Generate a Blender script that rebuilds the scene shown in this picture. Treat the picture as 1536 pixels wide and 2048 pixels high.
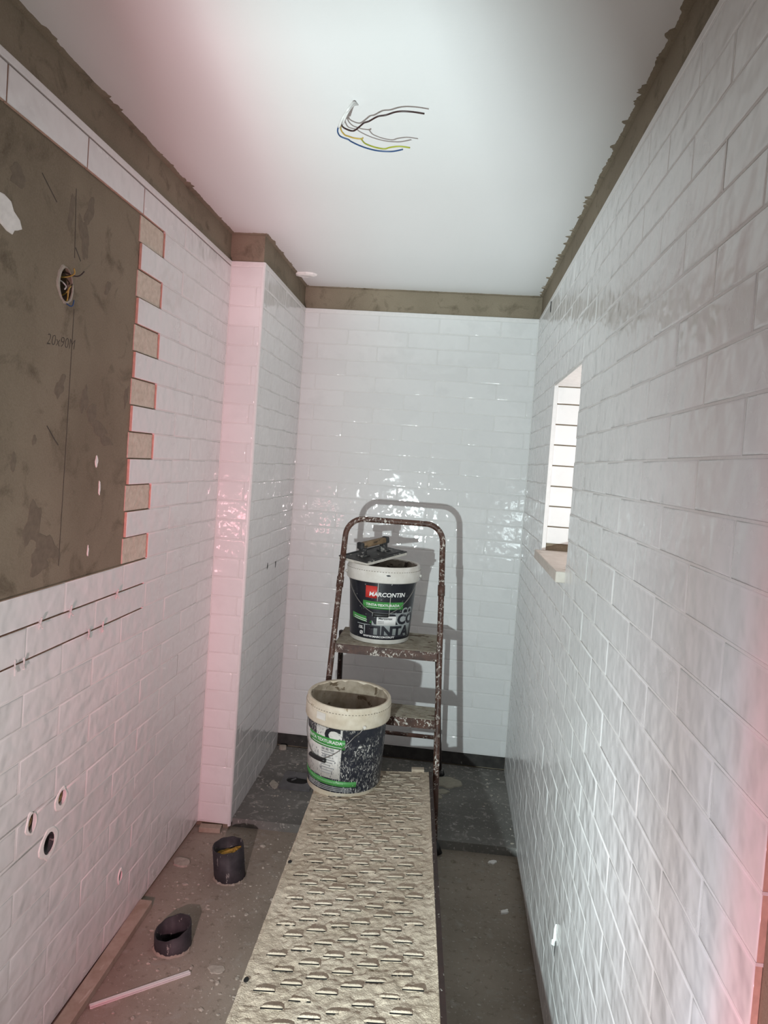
import bpy, bmesh, math, random
from mathutils import Vector, Matrix, noise
PI = math.pi
random.seed(7)
SC = bpy.context.scene
for o in list(bpy.data.objects): bpy.data.objects.remove(o)
COL = SC.collection

# ---------------------------------------------------------------- camera
def cam_axes(yaw, pitch, roll):
    cy, sy, cp, sp = math.cos(yaw), math.sin(yaw), math.cos(pitch), math.sin(pitch)
    fw = Vector((-sy*cp, cy*cp, sp)); r = Vector((cy, sy, 0)); u = r.cross(fw)
    c, s = math.cos(roll), math.sin(roll)
    return c*r + s*u, -s*r + c*u, fw
cr, cu, cf = cam_axes(.0965, -.0392, .07)
cd = bpy.data.cameras.new('camera'); cam = bpy.data.objects.new('camera', cd); COL.objects.link(cam)
cam.matrix_basis = Matrix(((cr.x, cu.x, -cf.x, .9029), (cr.y, cu.y, -cf.y, 0), (cr.z, cu.z, -cf.z, 1.5243), (0, 0, 0, 1)))
cd.sensor_fit = 'HORIZONTAL'; cd.sensor_width = 36; cd.lens = 1379.44/1536*36
cd.shift_x = (768-757.87)/1536; cd.shift_y = (979.05-1024)/1536; cd.clip_start = .02
SC.camera = cam

# ---------------------------------------------------------------- view, daylight outside, torch
vs = SC.view_settings
vs.view_transform = 'Standard'; vs.look = 'None'; vs.gamma = 1; vs.use_curve_mapping = False; vs.exposure = 0
wd = bpy.data.worlds.new('daylight'); SC.world = wd; wd.use_nodes = True
wd.node_tree.nodes['Background'].inputs[0].default_value = (1, .88, .86, 1)
wd.node_tree.nodes['Background'].inputs[1].default_value = 2.3

# hand torch beside the photographer: white main beam with a reddish corona at its sides
TORCH = Vector((.475, 0, .985))
ld = bpy.data.lights.new('hand_torch', 'POINT'); ld.energy = 225; ld.shadow_soft_size = .018
lamp = bpy.data.objects.new('hand_torch', ld); COL.objects.link(lamp); lamp.location = TORCH
ld.use_nodes = True
nt = ld.node_tree; em = nt.nodes['Emission']
tc = nt.nodes.new('ShaderNodeTexCoord'); sx = nt.nodes.new('ShaderNodeSeparateXYZ'); nt.links.new(tc.outputs['Normal'], sx.inputs[0])
def lmath(op, a, b=None):
    m = nt.nodes.new('ShaderNodeMath'); m.operation = op
    for i, v in enumerate((a, b)):
        if v is None: continue
        if isinstance(v, (int, float)): m.inputs[i].default_value = v
        else: nt.links.new(v, m.inputs[i])
    return m.outputs[0]
def lramp(fac, stops):
    r = nt.nodes.new('ShaderNodeValToRGB'); nt.links.new(fac, r.inputs[0]); e = r.color_ramp.elements
    while len(e) < len(stops): e.new(.5)
    for el, (p_, c) in zip(e, stops): el.position = p_; el.color = (*c, 1) if not isinstance(c, float) else (c, c, c, 1)
    return r.outputs[0]
az = lmath('MULTIPLY', lmath('ARCTAN2', sx.outputs[0], sx.outputs[1]), 180/PI)
elv = lmath('MULTIPLY', lmath('ARCSINE', sx.outputs[2]), 180/PI)
A = lambda d: (d+90)/180
az01 = lmath('DIVIDE', lmath('ADD', az, 90), 180); el01 = lmath('DIVIDE', lmath('ADD', elv, 90), 180)
AZ = [(-90, (.05, .045, .045)), (-40, (.10, .095, .092)), (-20, (.27, .235, .24)), (-17, (.35, .20, .222)), (-15, (.46, .175, .21)), (-12.5, (.61, .20, .25)), (-10.5, (.62, .31, .35)), (-8, (.64, .40, .435)), (-6, (.69, .51, .54)), (-3.5, (.78, .70, .715)), (-1, (.83, .85, .855)),
      (3, (.86, .97, .98)), (9, (.85, .99, 1.0)), (17, (.82, .97, .99)), (23, (.56, .68, .69)), (29, (.45, .51, .53)), (33, (.30, .32, .34)), (37.5, (.17, .16, .17)), (42.3, (.155, .158, .18)), (45, (.19, .105, .125)), (52, (.09, .04, .045)), (90, (.05, .03, .03))]
ELL = [(-90, .2), (-40, .6), (-20, .85), (-5, 1.0), (15, .92), (25, .7), (33, .44), (39, .26), (45, .15), (60, .05), (90, .03)]
ELC = [(-90, .15), (-45, .45), (-28, .78), (-15, .74), (-8, .76), (2, .82), (12, .86), (17, .88), (19.5, 1.0), (22, 1.5), (26, 1.5), (32, 1.12), (38, 1.0), (44, .82), (52, .3), (62, .12), (90, .03)]
ELR = [(-90, .3), (-40, .9), (-20, 1.65), (-8, 1.65), (2, 1.15), (16, .70), (30, .33), (38, .05), (50, .02), (90, .01)]
SIDE = lambda st: lramp(az01, [(A(a), float(c)) for a, c in st])
colr = lramp(az01, [(A(a), c) for a, c in AZ])
ell, elc, elr_ = [lramp(el01, [(A(a), float(c)/2) for a, c in q]) for q in (ELL, ELC, ELR)]
wl_ = SIDE([(-90, 1), (-13, 1), (-5, 0), (90, 0)]); wr_ = SIDE([(-90, 0), (13, 0), (27, 1), (90, 1)])
def lmix(fac, a, b, mode='MIX'):
    m = nt.nodes.new('ShaderNodeMix'); m.data_type = 'RGBA'; m.blend_type = mode
    if isinstance(fac, (int, float)): m.inputs['Factor'].default_value = fac
    else: nt.links.new(fac, m.inputs['Factor'])
    nt.links.new(a, [i for i in m.inputs if i.name == 'A' and i.type == 'RGBA'][0]); nt.links.new(b, [i for i in m.inputs if i.name == 'B' and i.type == 'RGBA'][0])
    return [o for o in m.outputs if o.type == 'RGBA'][0]
beam = lmix(1.0, colr, lmix(wr_, lmix(wl_, elc, ell), elr_), 'MULTIPLY')
nt.links.new(beam, em.inputs['Color']); em.inputs['Strength'].default_value = 2
# ---------------------------------------------------------------- materials
class Nodes:
    def __init__(s, name):
        s.m = bpy.data.materials.new(name); s.m.use_nodes = True; s.t = s.m.node_tree; s.b = s.t.nodes['Principled BSDF']
        s.geo = None
    def new(s, typ, **kw):
        n = s.t.nodes.new(typ)
        for k, v in kw.items(): s.put(n, k, v)
        return n
    def put(s, n, k, v):
        i = n.inputs[k] if isinstance(k, str) and k in n.inputs else (n.inputs[int(k[1:])] if k[0] == '_' else None)
        if i is None: setattr(n, k, v); return
        if isinstance(v, bpy.types.NodeSocket): s.t.links.new(v, i)
        elif i.type == 'RGBA' and len(v) == 3: i.default_value = (*v, 1)
        else: i.default_value = v
    def pos(s, scale=(1, 1, 1), obj=False, rot=(0, 0, 0), loc=(0, 0, 0)):
        src = s.new('ShaderNodeTexCoord').outputs['Object'] if obj else s.new('ShaderNodeNewGeometry').outputs['Position']
        mp = s.new('ShaderNodeMapping'); s.t.links.new(src, mp.inputs[0])
        mp.inputs['Scale'].default_value = scale; mp.inputs['Rotation'].default_value = rot; mp.inputs['Location'].default_value = loc
        return mp.outputs[0]
    def noise(s, vec, scale, detail=3, rough=.55, dist=0):
        n = s.new('ShaderNodeTexNoise'); s.t.links.new(vec, n.inputs['Vector'])
        n.inputs['Scale'].default_value = scale; n.inputs['Detail'].default_value = detail; n.inputs['Roughness'].default_value = rough; n.inputs['Distortion'].default_value = dist
        return n.outputs[0]
    def vor(s, vec, scale):
        n = s.new('ShaderNodeTexVoronoi'); s.t.links.new(vec, n.inputs['Vector']); n.inputs['Scale'].default_value = scale
        return n.outputs['Distance']
    def ramp(s, fac, a, b, c0=(0, 0, 0), c1=(1, 1, 1)):
        r = s.new('ShaderNodeValToRGB'); s.t.links.new(fac, r.inputs[0]); e = r.color_ramp.elements
        e[0].position = a; e[1].position = b; e[0].color = (*c0, 1); e[1].color = (*c1, 1); return r.outputs[0]
    def mix(s, fac, a, b, mode='MIX'):
        n = s.new('ShaderNodeMix'); n.data_type = 'RGBA'; n.blend_type = mode
        for k, v in (('Factor', fac), ('A', a), ('B', b)):
            i = [x for x in n.inputs if x.name == k and (x.type == ('VALUE' if k == 'Factor' else 'RGBA'))][0]
            if isinstance(v, bpy.types.NodeSocket): s.t.links.new(v, i)
            elif k == 'Factor': i.default_value = v
            else: i.default_value = (*v, 1)
        return [x for x in n.outputs if x.type == 'RGBA'][0]
    def math(s, op, a, b):
        n = s.new('ShaderNodeMath'); n.operation = op
        for i, v in enumerate((a, b)):
            if isinstance(v, bpy.types.NodeSocket): s.t.links.new(v, n.inputs[i])
            else: n.inputs[i].default_value = v
        return n.outputs[0]
    def bump(s, h, strength, dist):
        n = s.new('ShaderNodeBump'); s.t.links.new(h, n.inputs['Height']); n.inputs['Strength'].default_value = strength; n.inputs['Distance'].default_value = dist
        s.t.links.new(n.outputs[0], s.b.inputs['Normal'])
    def fin(s, col=None, rough=None, metal=0, spec=None):
        for k, v in (('Base Color', col), ('Roughness', rough), ('Metallic', metal), ('Specular IOR Level', spec)):
            if v is None: continue
            i = s.b.inputs[k]
            if isinstance(v, bpy.types.NodeSocket): s.t.links.new(v, i)
            elif k == 'Base Color': i.default_value = (*v, 1)
            else: i.default_value = v
        return s.m
def plain(name, col, rough=.5, metal=0, spec=None, var=.12, vs_=60):
    n = Nodes(name); p = n.pos(obj=True); f = n.noise(p, vs_, 3)
    c = n.mix(n.ramp(f, .35, .7), tuple(x*(1-var) for x in col), tuple(min(1, x*(1+var)) for x in col))
    return n.fin(c, rough, metal, spec)

def m_glaze(name, amp, film):
    n = Nodes(name); p = n.pos(); oi = n.new('ShaderNodeObjectInfo')
    add = n.new('ShaderNodeVectorMath'); add.operation = 'ADD'; n.t.links.new(p, add.inputs[0])
    cx = n.new('ShaderNodeCombineXYZ')
    for i in range(3): n.t.links.new(n.math('MULTIPLY', oi.outputs['Random'], 37.0+9*i), cx.inputs[i])
    n.t.links.new(cx.outputs[0], add.inputs[1])
    w = n.noise(add.outputs[0], 21, 1.5, .45)
    haze = n.noise(p, 7, 4, .6)
    c = n.mix(oi.outputs['Random'], (.79, .79, .785), (.83, .83, .825))
    c = n.mix(n.ramp(haze, .52, .64), c, (.785, .785, .78))
    r = n.math('ADD', n.math('MULTIPLY', n.ramp(haze, .52, .68), .12), .045+film)
    n.bump(w, 1.0, amp)
    return n.fin(c, r, 0, .5)
M = {}
M['glaze'] = m_glaze('white_glaze', .0034, 0); M['glaze_dusty'] = m_glaze('dusty_white_glaze', .0060, .15)
M['clay'] = plain('terracotta_body', (.64, .46, .36), .9)
def m_grout():
    n = Nodes('white_grout'); p = n.pos(); f = n.noise(p, 180, 3)
    n.bump(f, .5, .001); return n.fin(n.mix(f, (.74, .735, .72), (.84, .835, .82)), .85)
M['grout'] = m_grout()
def m_cement():
    n = Nodes('cement_render'); p = n.pos(); a = n.noise(p, 2.2, 5, .6); b = n.noise(p, 11, 5, .65, .6); g = n.noise(p, 240, 4, .7)
    c = n.mix(n.ramp(a, .35, .68), (.20, .163, .114), (.285, .239, .173))
    c = n.mix(n.ramp(b, .54, .70), c, (.135, .106, .071))
    c = n.mix(n.ramp(g, .30, .75), c, n.mix(.22, c, (.45, .4, .33)))
    n.bump(n.math('ADD', g, n.math('MULTIPLY', b, 3.0)), .6, .0016); return n.fin(c, .93, 0, .2)
M['cement'] = m_cement()
def m_adh():
    n = Nodes('tile_adhesive'); p = n.pos(); f = n.noise(p, 60, 4, .6); g = n.noise(p, 320, 2)
    n.bump(f, .7, .004); return n.fin(n.mix(n.ramp(f, .3, .7), (.58, .50, .41), (.73, .65, .55)), .95, 0, .2)
M['adhesive'] = m_adh()
def m_ceil():
    n = Nodes('ceiling_paint'); p = n.pos((1, .35, 1)); f = n.noise(p, 3, 4); g = n.noise(n.pos(), 90, 3)
    n.bump(n.math('ADD', g, n.math('MULTIPLY', f, 6.0)), .25, .001); return n.fin(n.mix(f, (.83, .83, .82), (.89, .89, .885)), .8, 0, .3)
M['ceiling'] = m_ceil()
def m_floor():
    n = Nodes('screed_floor'); p = n.pos(); a = n.noise(p, 3, 5, .6); b = n.noise(p, 16, 5, .65, .4); s = n.noise(p, 75, 3, .6); g = n.noise(p, 300, 3)
    c = n.mix(n.ramp(a, .35, .65), (.255, .22, .178), (.345, .30, .248))
    c = n.mix(n.ramp(b, .56, .66), c, (.33, .30, .255))
    c = n.mix(n.ramp(s, .62, .70), c, (.46, .41, .36)); c = n.mix(n.ramp(n.noise(p, 38, 4, .7), .56, .70), c, (.20, .17, .135))
    n.bump(n.math('ADD', b, n.math('MULTIPLY', g, .4)), .5, .003); return n.fin(c, .9, 0, .25)
M['floor'] = m_floor()
def m_slab():
    n = Nodes('shower_slab'); p = n.pos(); a = n.noise(p, 4, 4, .6); b = n.noise(p, 20, 4, .6, .8); s = n.noise(p, 55, 4, .6)
    c = n.mix(n.ramp(a, .35, .65), (.14, .136, .125), (.21, .203, .188))
    c = n.mix(n.ramp(b, .56, .66), c, (.30, .29, .265))
    c = n.mix(n.ramp(s, .61, .66), c, (.42, .40, .37))
    n.bump(n.math('ADD', b, s), .5, .002); return n.fin(c, .8, 0, .3)
M['slab'] = m_slab()
def m_crust():
    n = Nodes('dried_mortar'); p = n.pos(); a = n.noise(p, 6, 5, .6); b = n.noise(p, 45, 5, .7); g = n.noise(p, 260, 3)
    c = n.mix(n.ramp(a, .3, .7), (.46, .375, .285), (.66, .565, .455))
    c = n.mix(n.ramp(b, .58, .70), c, (.27, .205, .15)); c = n.mix(n.ramp(g, .66, .72), c, (.76, .70, .60))
    n.bump(n.math('ADD', n.math('MULTIPLY', b, 2.5), g), .8, .003); return n.fin(c, .95, 0, .2)
M['crust'] = m_crust()
def splat(name, base, spl, lo, scale=38, rough=.55, metal=0, stretch=(1, 1, 1), rot=(0, 0, 0), base2=None, dist=.5, gate=0):
    n = Nodes(name); p = n.pos(stretch, True, rot); f = n.noise(p, scale, 4, .65, dist); g = n.noise(n.pos((1, 1, 1), True), 25, 4)
    c = n.mix(n.ramp(g, .35, .65), base, base2 or tuple(x*1.5 for x in base))
    k = n.ramp(f, lo, lo+.035)
    if gate:
        k = n.math('MULTIPLY', k, n.ramp(n.noise(n.pos((1, 1, 1), True), gate, 3), .42, .56)); k = n.math('MAXIMUM', k, n.ramp(n.noise(n.pos((1, 1, .6), True), gate*2.2, 3, .6, 1.5), .66, .69))
    c = n.mix(k, c, spl); n.bump(f, .35, .0015)
    return n.fin(c, n.math('ADD', n.math('MULTIPLY', k, .3), rough), metal)
M['rust'] = splat('rusty_brown_paint', (.05, .021, .014), (.62, .58, .52), .555, 95, .5, base2=(.10, .045, .03), gate=13)
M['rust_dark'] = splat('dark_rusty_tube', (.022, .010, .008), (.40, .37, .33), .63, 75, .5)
M['tread'] = splat('mortar_caked_tread', (.27, .235, .18), (.10, .06, .04), .60, 30, .85, base2=(.42, .38, .31), stretch=(.35, 1, 1))
M['label'] = splat('navy_label_film', (.007, .008, .013), (.60, .60, .58), .665, 55, .35, base2=(.010, .012, .019))
M['label_worn'] = splat('scratched_navy_film', (.012, .014, .022), (.60, .58, .54), .555, 150, .4, base2=(.02, .022, .033), stretch=(1.6, 1.6, .5), rot=(.6, .7, 0), dist=1.0, gate=15)
M['print_worn'] = splat('scratched_white_print', (.62, .60, .57), (.17, .17, .18), .585, 110, .6, base2=(.72, .70, .66), stretch=(1.2, 1.2, .7), rot=(.2, .4, 0))
M['white_plastic'] = splat('white_pail_plastic', (.66, .63, .57), (.36, .31, .24), .70, 24, .45, base2=(.76, .74, .69))
M['cream_plastic'] = splat('cream_dusty_plastic', (.60, .52, .40), (.40, .32, .22), .66, 24, .6, base2=(.72, .65, .53))
M['residue'] = splat('mortar_residue', (.26, .215, .155), (.13, .095, .06), .58, 14, .9, base2=(.40, .345, .27))
M['residue_dark'] = splat('dark_residue', (.16, .13, .10), (.06, .045, .035), .52, 14, .9, base2=(.3, .27, .22))
M['green'] = splat('green_print', (.05, .27, .055), (.7, .7, .68), .70, 60, .4, base2=(.06, .31, .07))
M['green_worn'] = splat('worn_green_print', (.06, .26, .06), (.66, .64, .6), .64, 60, .45, base2=(.08, .32, .09))
M['red'] = splat('red_print', (.55, .03, .025), (.8, .6, .55), .72, 90, .4, base2=(.65, .05, .04))
M['white_print'] = plain('white_print', (.82, .82, .8), .5, var=.04)
M['ghost'] = plain('faded_green_lettering', (.36, .55, .34), .5, var=.05)
M['silver'] = splat('silver_print', (.30, .33, .33), (.02, .02, .03), .68, 45, .35, base2=(.36, .39, .39))
M['ink'] = plain('black_print', (.012, .013, .02), .45)
M['grey_print'] = plain('grey_print', (.33, .33, .33), .6)
M['wire'] = plain('steel_wire', (.30, .29, .27), .4, .7)
M['grip'] = plain('black_plastic', (.012, .012, .013), .4)
M['rubber'] = splat('dusty_black_rubber', (.02, .02, .021), (.30, .29, .27), .60, 30, .6, base2=(.05, .05, .05))
M['foam'] = plain('white_foam_pad', (.62, .59, .53), .95)
M['wood'] = splat('worn_wood', (.17, .11, .06), (.06, .045, .03), .56, 40, .7, base2=(.27, .19, .11), stretch=(.3, 1, 1))
M['batten'] = splat('mortar_stained_wood', (.33, .27, .205), (.50, .45, .38), .60, 18, .85, base2=(.42, .36, .29), stretch=(1, .2, 1))
M['pvc'] = splat('dark_grey_pvc', (.018, .015, .019), (.30, .28, .26), .64, 70, .62, base2=(.04, .035, .04), stretch=(1, 1, .4))
M['cavity'] = plain('dark_cavity', (.008, .007, .007), .9)
M['foam_orange'] = plain('orange_expanding_foam', (.42, .25, .045), .95, var=.3)
M['plaster_white'] = plain('white_filler', (.90, .89, .86), .9, var=.06)
M['profile'] = plain('white_plastic_profile', (.80, .79, .78), .3, var=.03)
M['mortar_lump'] = plain('pale_mortar', (.40, .365, .31), .95, var=.15)
M['flake'] = plain('beige_mortar_flake', (.36, .335, .27), .9, var=.08)
M['pencil'] = plain('pencil', (.075, .062, .05), .8)
M['stain'] = plain('dark_smudge', (.185, .150, .110), .95)
M['sheath'] = plain('white_cable', (.7, .69, .67), .4)
M['brown_w'] = plain('brown_wire', (.035, .013, .012), .4)
M['green_w'] = plain('yellow_green_wire', (.34, .36, .03), .4)
M['yellow_w'] = plain('yellow_wire', (.50, .34, .07), .4)
M['blue_w'] = plain('blue_wire', (.025, .07, .19), .4)
M['bitumen'] = splat('dark_bitumen_coat', (.028, .026, .024), (.22, .21, .19), .66, 40, .8, base2=(.05, .046, .042))
M['drain'] = splat('grey_drain_plate', (.075, .075, .078), (.28, .27, .26), .68, 40, .45)
M['brass'] = plain('dull_brass', (.30, .21, .10), .4, .7)
M['sill'] = splat('dusty_stone_sill', (.58, .52, .46), (.36, .28, .21), .66, 20, .7, base2=(.66, .61, .55))
M['frame'] = plain('white_window_frame', (.8, .8, .79), .4, var=.03)
def m_glass():
    n = Nodes('window_glass'); t = n.t; out = t.nodes['Material Output']
    tr = n.new('ShaderNodeBsdfTransparent'); gl = n.new('ShaderNodeBsdfGlossy'); gl.inputs['Roughness'].default_value = .02
    ms = n.new('ShaderNodeMixShader'); ms.inputs[0].default_value = .08
    t.links.new(tr.outputs[0], ms.inputs[1]); t.links.new(gl.outputs[0], ms.inputs[2]); t.links.new(ms.outputs[0], out.inputs[0]); return n.m
M['glass'] = m_glass()

# ---------------------------------------------------------------- helpers
def obj(name, me, mats, parent=None, mw=None, smooth=False):
    if isinstance(me, bmesh.types.BMesh):
        bm = me; me = bpy.data.meshes.new(name); bm.to_mesh(me); bm.free()
    if mats is not None:
        me.materials.clear()
        for m in (mats if isinstance(mats, (list, tuple)) else [mats]): me.materials.append(M[m])
    if smooth:
        for f in me.polygons: f.use_smooth = True
    o = bpy.data.objects.new(name, me); COL.objects.link(o)
    if parent is not None: o.parent = parent
    if mw is not None: o.matrix_basis = mw
    return o
def tag(o, label, cat, group=None, kind=None):
    o['label'] = label; o['category'] = cat
    if group: o['group'] = group
    if kind: o['kind'] = kind
    return o
def empty(name, loc, rot=(0, 0, 0)):
    e = bpy.data.objects.new(name, None); COL.objects.link(e); e.location = loc; e.rotation_euler = rot; e.empty_display_size = .05; return e
def box(bm, lo, hi, mi=0, mat=None):
    vs_ = [bm.verts.new(Vector((x, y, z)) if mat is None else mat @ Vector((x, y, z))) for z in (lo[2], hi[2]) for y in (lo[1], hi[1]) for x in (lo[0], hi[0])]
    for q in ((0, 2, 3, 1), (4, 5, 7, 6), (0, 1, 5, 4), (2, 6, 7, 3), (0, 4, 6, 2), (1, 3, 7, 5)):
        f = bm.faces.new([vs_[i] for i in q]); f.material_index = mi
    return bm
def fix(bm):
    bmesh.ops.recalc_face_normals(bm, faces=bm.faces[:]); return bm
def bevel_box(lo, hi, w, seg=1):
    bm = bmesh.new(); box(bm, lo, hi); fix(bm)
    bmesh.ops.bevel(bm, geom=bm.edges[:], offset=w, segments=seg, profile=.5, affect='EDGES'); return bm
def tube(bm, pts, r, n=10, caps=True, mi=0):
    pts = [Vector(p) for p in pts]; rs = r if isinstance(r, (list, tuple)) else [r]*len(pts)
    t0 = (pts[1]-pts[0]).normalized(); up = Vector((0, 0, 1)) if abs(t0.z) < .9 else Vector((1, 0, 0))
    a = t0.cross(up).normalized(); rings = []
    for i, p in enumerate(pts):
        t = ((pts[min(i+1, len(pts)-1)]-p).normalized() + (p-pts[max(i-1, 0)]).normalized()).normalized()
        a = (a - t*a.dot(t)).normalized(); b = t.cross(a)
        rings.append([bm.verts.new(p + (a*math.cos(k*2*PI/n) + b*math.sin(k*2*PI/n))*rs[i]) for k in range(n)])
    for u, v in zip(rings, rings[1:]):
        for k in range(n): bm.faces.new((u[k], u[(k+1) % n], v[(k+1) % n], v[k])).material_index = mi
    if caps: bm.faces.new(rings[0][::-1]).material_index = mi; bm.faces.new(rings[-1]).material_index = mi
    return bm
def smooth_path(pts, sub=6):
    P_ = [Vector(p) for p in pts]; out = []
    for i in range(len(P_)-1):
        p0, p1, p2, p3 = P_[max(i-1, 0)], P_[i], P_[i+1], P_[min(i+2, len(P_)-1)]
        for k in range(sub):
            t = k/sub
            out.append(.5*((2*p1)+(p2-p0)*t+(2*p0-5*p1+4*p2-p3)*t*t+(3*p1-p0-3*p2+p3)*t**3))
    out.append(P_[-1]); return out
def lathe(prof, n=48, closed=False):
    bm = bmesh.new(); rings = []
    for r, z in prof:
        rings.append([bm.verts.new((r*math.cos(k*2*PI/n), r*math.sin(k*2*PI/n), z)) for k in range(n)] if r > 1e-6 else [bm.verts.new((0, 0, z))])
    pairs = list(zip(rings, rings[1:])) + ([(rings[-1], rings[0])] if closed else [])
    for u, v in pairs:
        for k in range(n):
            q = [u[k % len(u)], u[(k+1) % len(u)], v[(k+1) % len(v)], v[k % len(v)]]
            q = [x for i, x in enumerate(q) if x not in q[:i]]
            if len(q) > 2: bm.faces.new(q)
    return fix(bm)
def blob(bm, cx_, cy_, rx, ry, h, z0=0, n=14, seed=0, jag=.25, flat=.72, mat=None):
    """a low irregular lump with a flat underside"""
    rr = random.Random(seed); hs = [(k, rr.uniform(-1, 1)/k**.7, rr.uniform(0, 6.3)) for k in range(2, 7)]
    f = [1+jag*sum(a_*math.sin(k_*i*2*PI/n+p_) for k_, a_, p_ in hs)*.8+rr.uniform(-.06, .06)*min(1, jag*3) for i in range(n)]
    tr = (lambda v: v) if mat is None else (lambda v: mat @ v)
    lv = []
    for s, z in ((1, 0), (.97, h*.55), (flat, h)):
        lv.append([bm.verts.new(tr(Vector((cx_+rx*s*f[k]*math.cos(k*2*PI/n), cy_+ry*s*f[k]*math.sin(k*2*PI/n), z0+z*(1 if s > .9 else rr.uniform(.8, 1.1)))))) for k in range(n)])
    for u, v in zip(lv, lv[1:]):
        for k in range(n): bm.faces.new((u[k], u[(k+1) % n], v[(k+1) % n], v[k]))
    bm.faces.new(lv[-1]); bm.faces.new(lv[0][::-1]); return bm

# ---------------------------------------------------------------- room frame
D, YC, PCOL, ZT, ZC = 3.4499, 2.6742, .1356, 2.2754, 2.3858
PT, PZ, JT, TH = .3025, .077, .0040, .009
ZR = lambda n: ZT-.02-PZ*n
class Frame:
    """wall frame: s runs along the wall, z up, d out of the wall into the room (d = 0 is the tile face)"""
    def __init__(f, o, a, n): f.o = Vector(o); f.a = Vector(a).normalized(); f.n = Vector(n).normalized()
    def p(f, s, z, d=0): return f.o + f.a*s + Vector((0, 0, z)) + f.n*d
    def mw(f, s, z, d=0, jitter=0):
        c = f.p(s, z, d); a = f.a.copy()
        if a.cross(Vector((0, 0, 1))).dot(f.n) < 0: a = -a
        m = Matrix(((a.x, 0, f.n.x, c.x), (a.y, 0, f.n.y, c.y), (a.z, 1, f.n.z, c.z), (0, 0, 0, 1)))
        if jitter: m = m @ Matrix.Rotation(random.gauss(0, jitter), 4, 'X') @ Matrix.Rotation(random.gauss(0, jitter), 4, 'Y')
        return m
    def box(f, bm, s0, s1, z0, z1, d0, d1, mi=0):
        c = [f.p(s, z, d) for z in (z0, z1) for d in (d0, d1) for s in (s0, s1)]
        v = [bm.verts.new(x) for x in c]
        for q in ((0, 2, 3, 1), (4, 5, 7, 6), (0, 1, 5, 4), (2, 6, 7, 3), (0, 4, 6, 2), (1, 3, 7, 5)):
            bm.faces.new([v[i] for i in q]).material_index = mi
kL = .0127/1.6742; kR = .0278/2.4499
FL = Frame((-.0127*2.6742/1.6742, 0, 0), (kL, 1, 0), (1, -kL, 0))
FR = Frame((1.2945-kR*D, 0, 0), (kR, 1, 0), (-1, kR, 0))
FB = Frame((0, D, 0), (1, 0, 0), (0, -1, 0))
FC = Frame((0, YC, 0), (1, 0, 0), (0, -1, 0))
FS = Frame((PCOL, 0, 0), (0, 1, 0), (1, 0, 0))
YN = -.8                                     # room end behind the photographer

tile_cache = {}
def tile_mesh(w, h, gz='glaze'):
    k = (round(w, 3), round(h, 3), gz)
    if k in tile_cache: return tile_cache[k]
    bm = bmesh.new(); x, y, b = w/2, h/2, min(.0022, w*.2)
    lv = [[bm.verts.new((sx_*a, sy_*c, z)) for sx_, sy_ in ((-1, -1), (1, -1), (1, 1), (-1, 1))] for a, c, z in ((x, y, -TH+.0006), (x, y, -.0013), (x-b*.3, y-b*.3, -.0005), (x-b, y-b, -.00013), (x-b*2.4, y-b*2.4, 0))]
    for i, (u, v) in enumerate(zip(lv, lv[1:])):
        for q in range(4):
            f = bm.faces.new((u[q], u[(q+1) % 4], v[(q+1) % 4], v[q])); f.material_index = 1 if i == 0 else 0; f.smooth = i > 0
    f = bm.faces.new(lv[-1]); f.smooth = False
    bm.faces.new(lv[0][::-1]).material_index = 1
    me = bpy.data.meshes.new('tile'); bm.to_mesh(me); bm.free()
    me.materials.append(M[gz]); me.materials.append(M['clay']); tile_cache[k] = me; return me
def add_tile(parent, fr, s0, s1, z0, z1, d=0, jit=.0022):
    if s1-s0 < .012 or z1-z0 < .012: return None
    return obj('tile', tile_mesh(s1-s0, z1-z0, 'glaze_dusty' if fr in (FL, FR) else 'glaze'), None, parent, fr.mw((s0+s1)/2, (z0+z1)/2, d, jit))
def joints(phase, s0, s1):
    k = math.ceil((s0-phase)/PT); out = []
    while phase+k*PT < s1: out.append(phase+k*PT); k += 1
    return out
def tile_wall(parent, fr, s0, s1, rows, phase, skip=None, no_h=None, no_v=None, row_off=0):
    """rows of tiles in half bond, grouted; skip(row, a, b) -> list of kept intervals"""
    g = bmesh.new()
    for r in rows:
        zt, zb = ZR(r), ZR(r+1)
        ph = phase + (PT/2 if (r+row_off) % 2 else 0)
        js = [j for j in joints(ph, s0, s1) if j-s0 > .016 and s1-j > .016]
        ed = [s0]+js+[s1]
        for a, b in zip(ed, ed[1:]):
            a2 = a+(JT/2 if a != s0 else .0006); b2 = b-(JT/2 if b != s1 else .0006)
            for lo, hi, z0_, z1_ in (skip(r, a2, b2, zb+JT/2, zt-JT/2) if skip else [(a2, b2, zb+JT/2, zt-JT/2)]):
                add_tile(parent, fr, lo, hi, z0_, z1_)
        for j in js:
            if no_v is None or not no_v(r, j): fr.box(g, j-JT/2, j+JT/2, zb+JT/2, zt-JT/2, -TH+.0004, -.0006)
        segs = [(s0, s1)] if no_h is None else no_h(r)
        for a, b in segs: fr.box(g, a, b, zb-JT/2, zb+JT/2, -TH+.0004, -.0006)
    if no_h is None or row_off: fr.box(g, s0, s1, ZR(0)-JT/2, ZR(0)+.004, -TH+.0004, -.0006)
    return obj('grout', fix(g), 'grout', parent)

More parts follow.
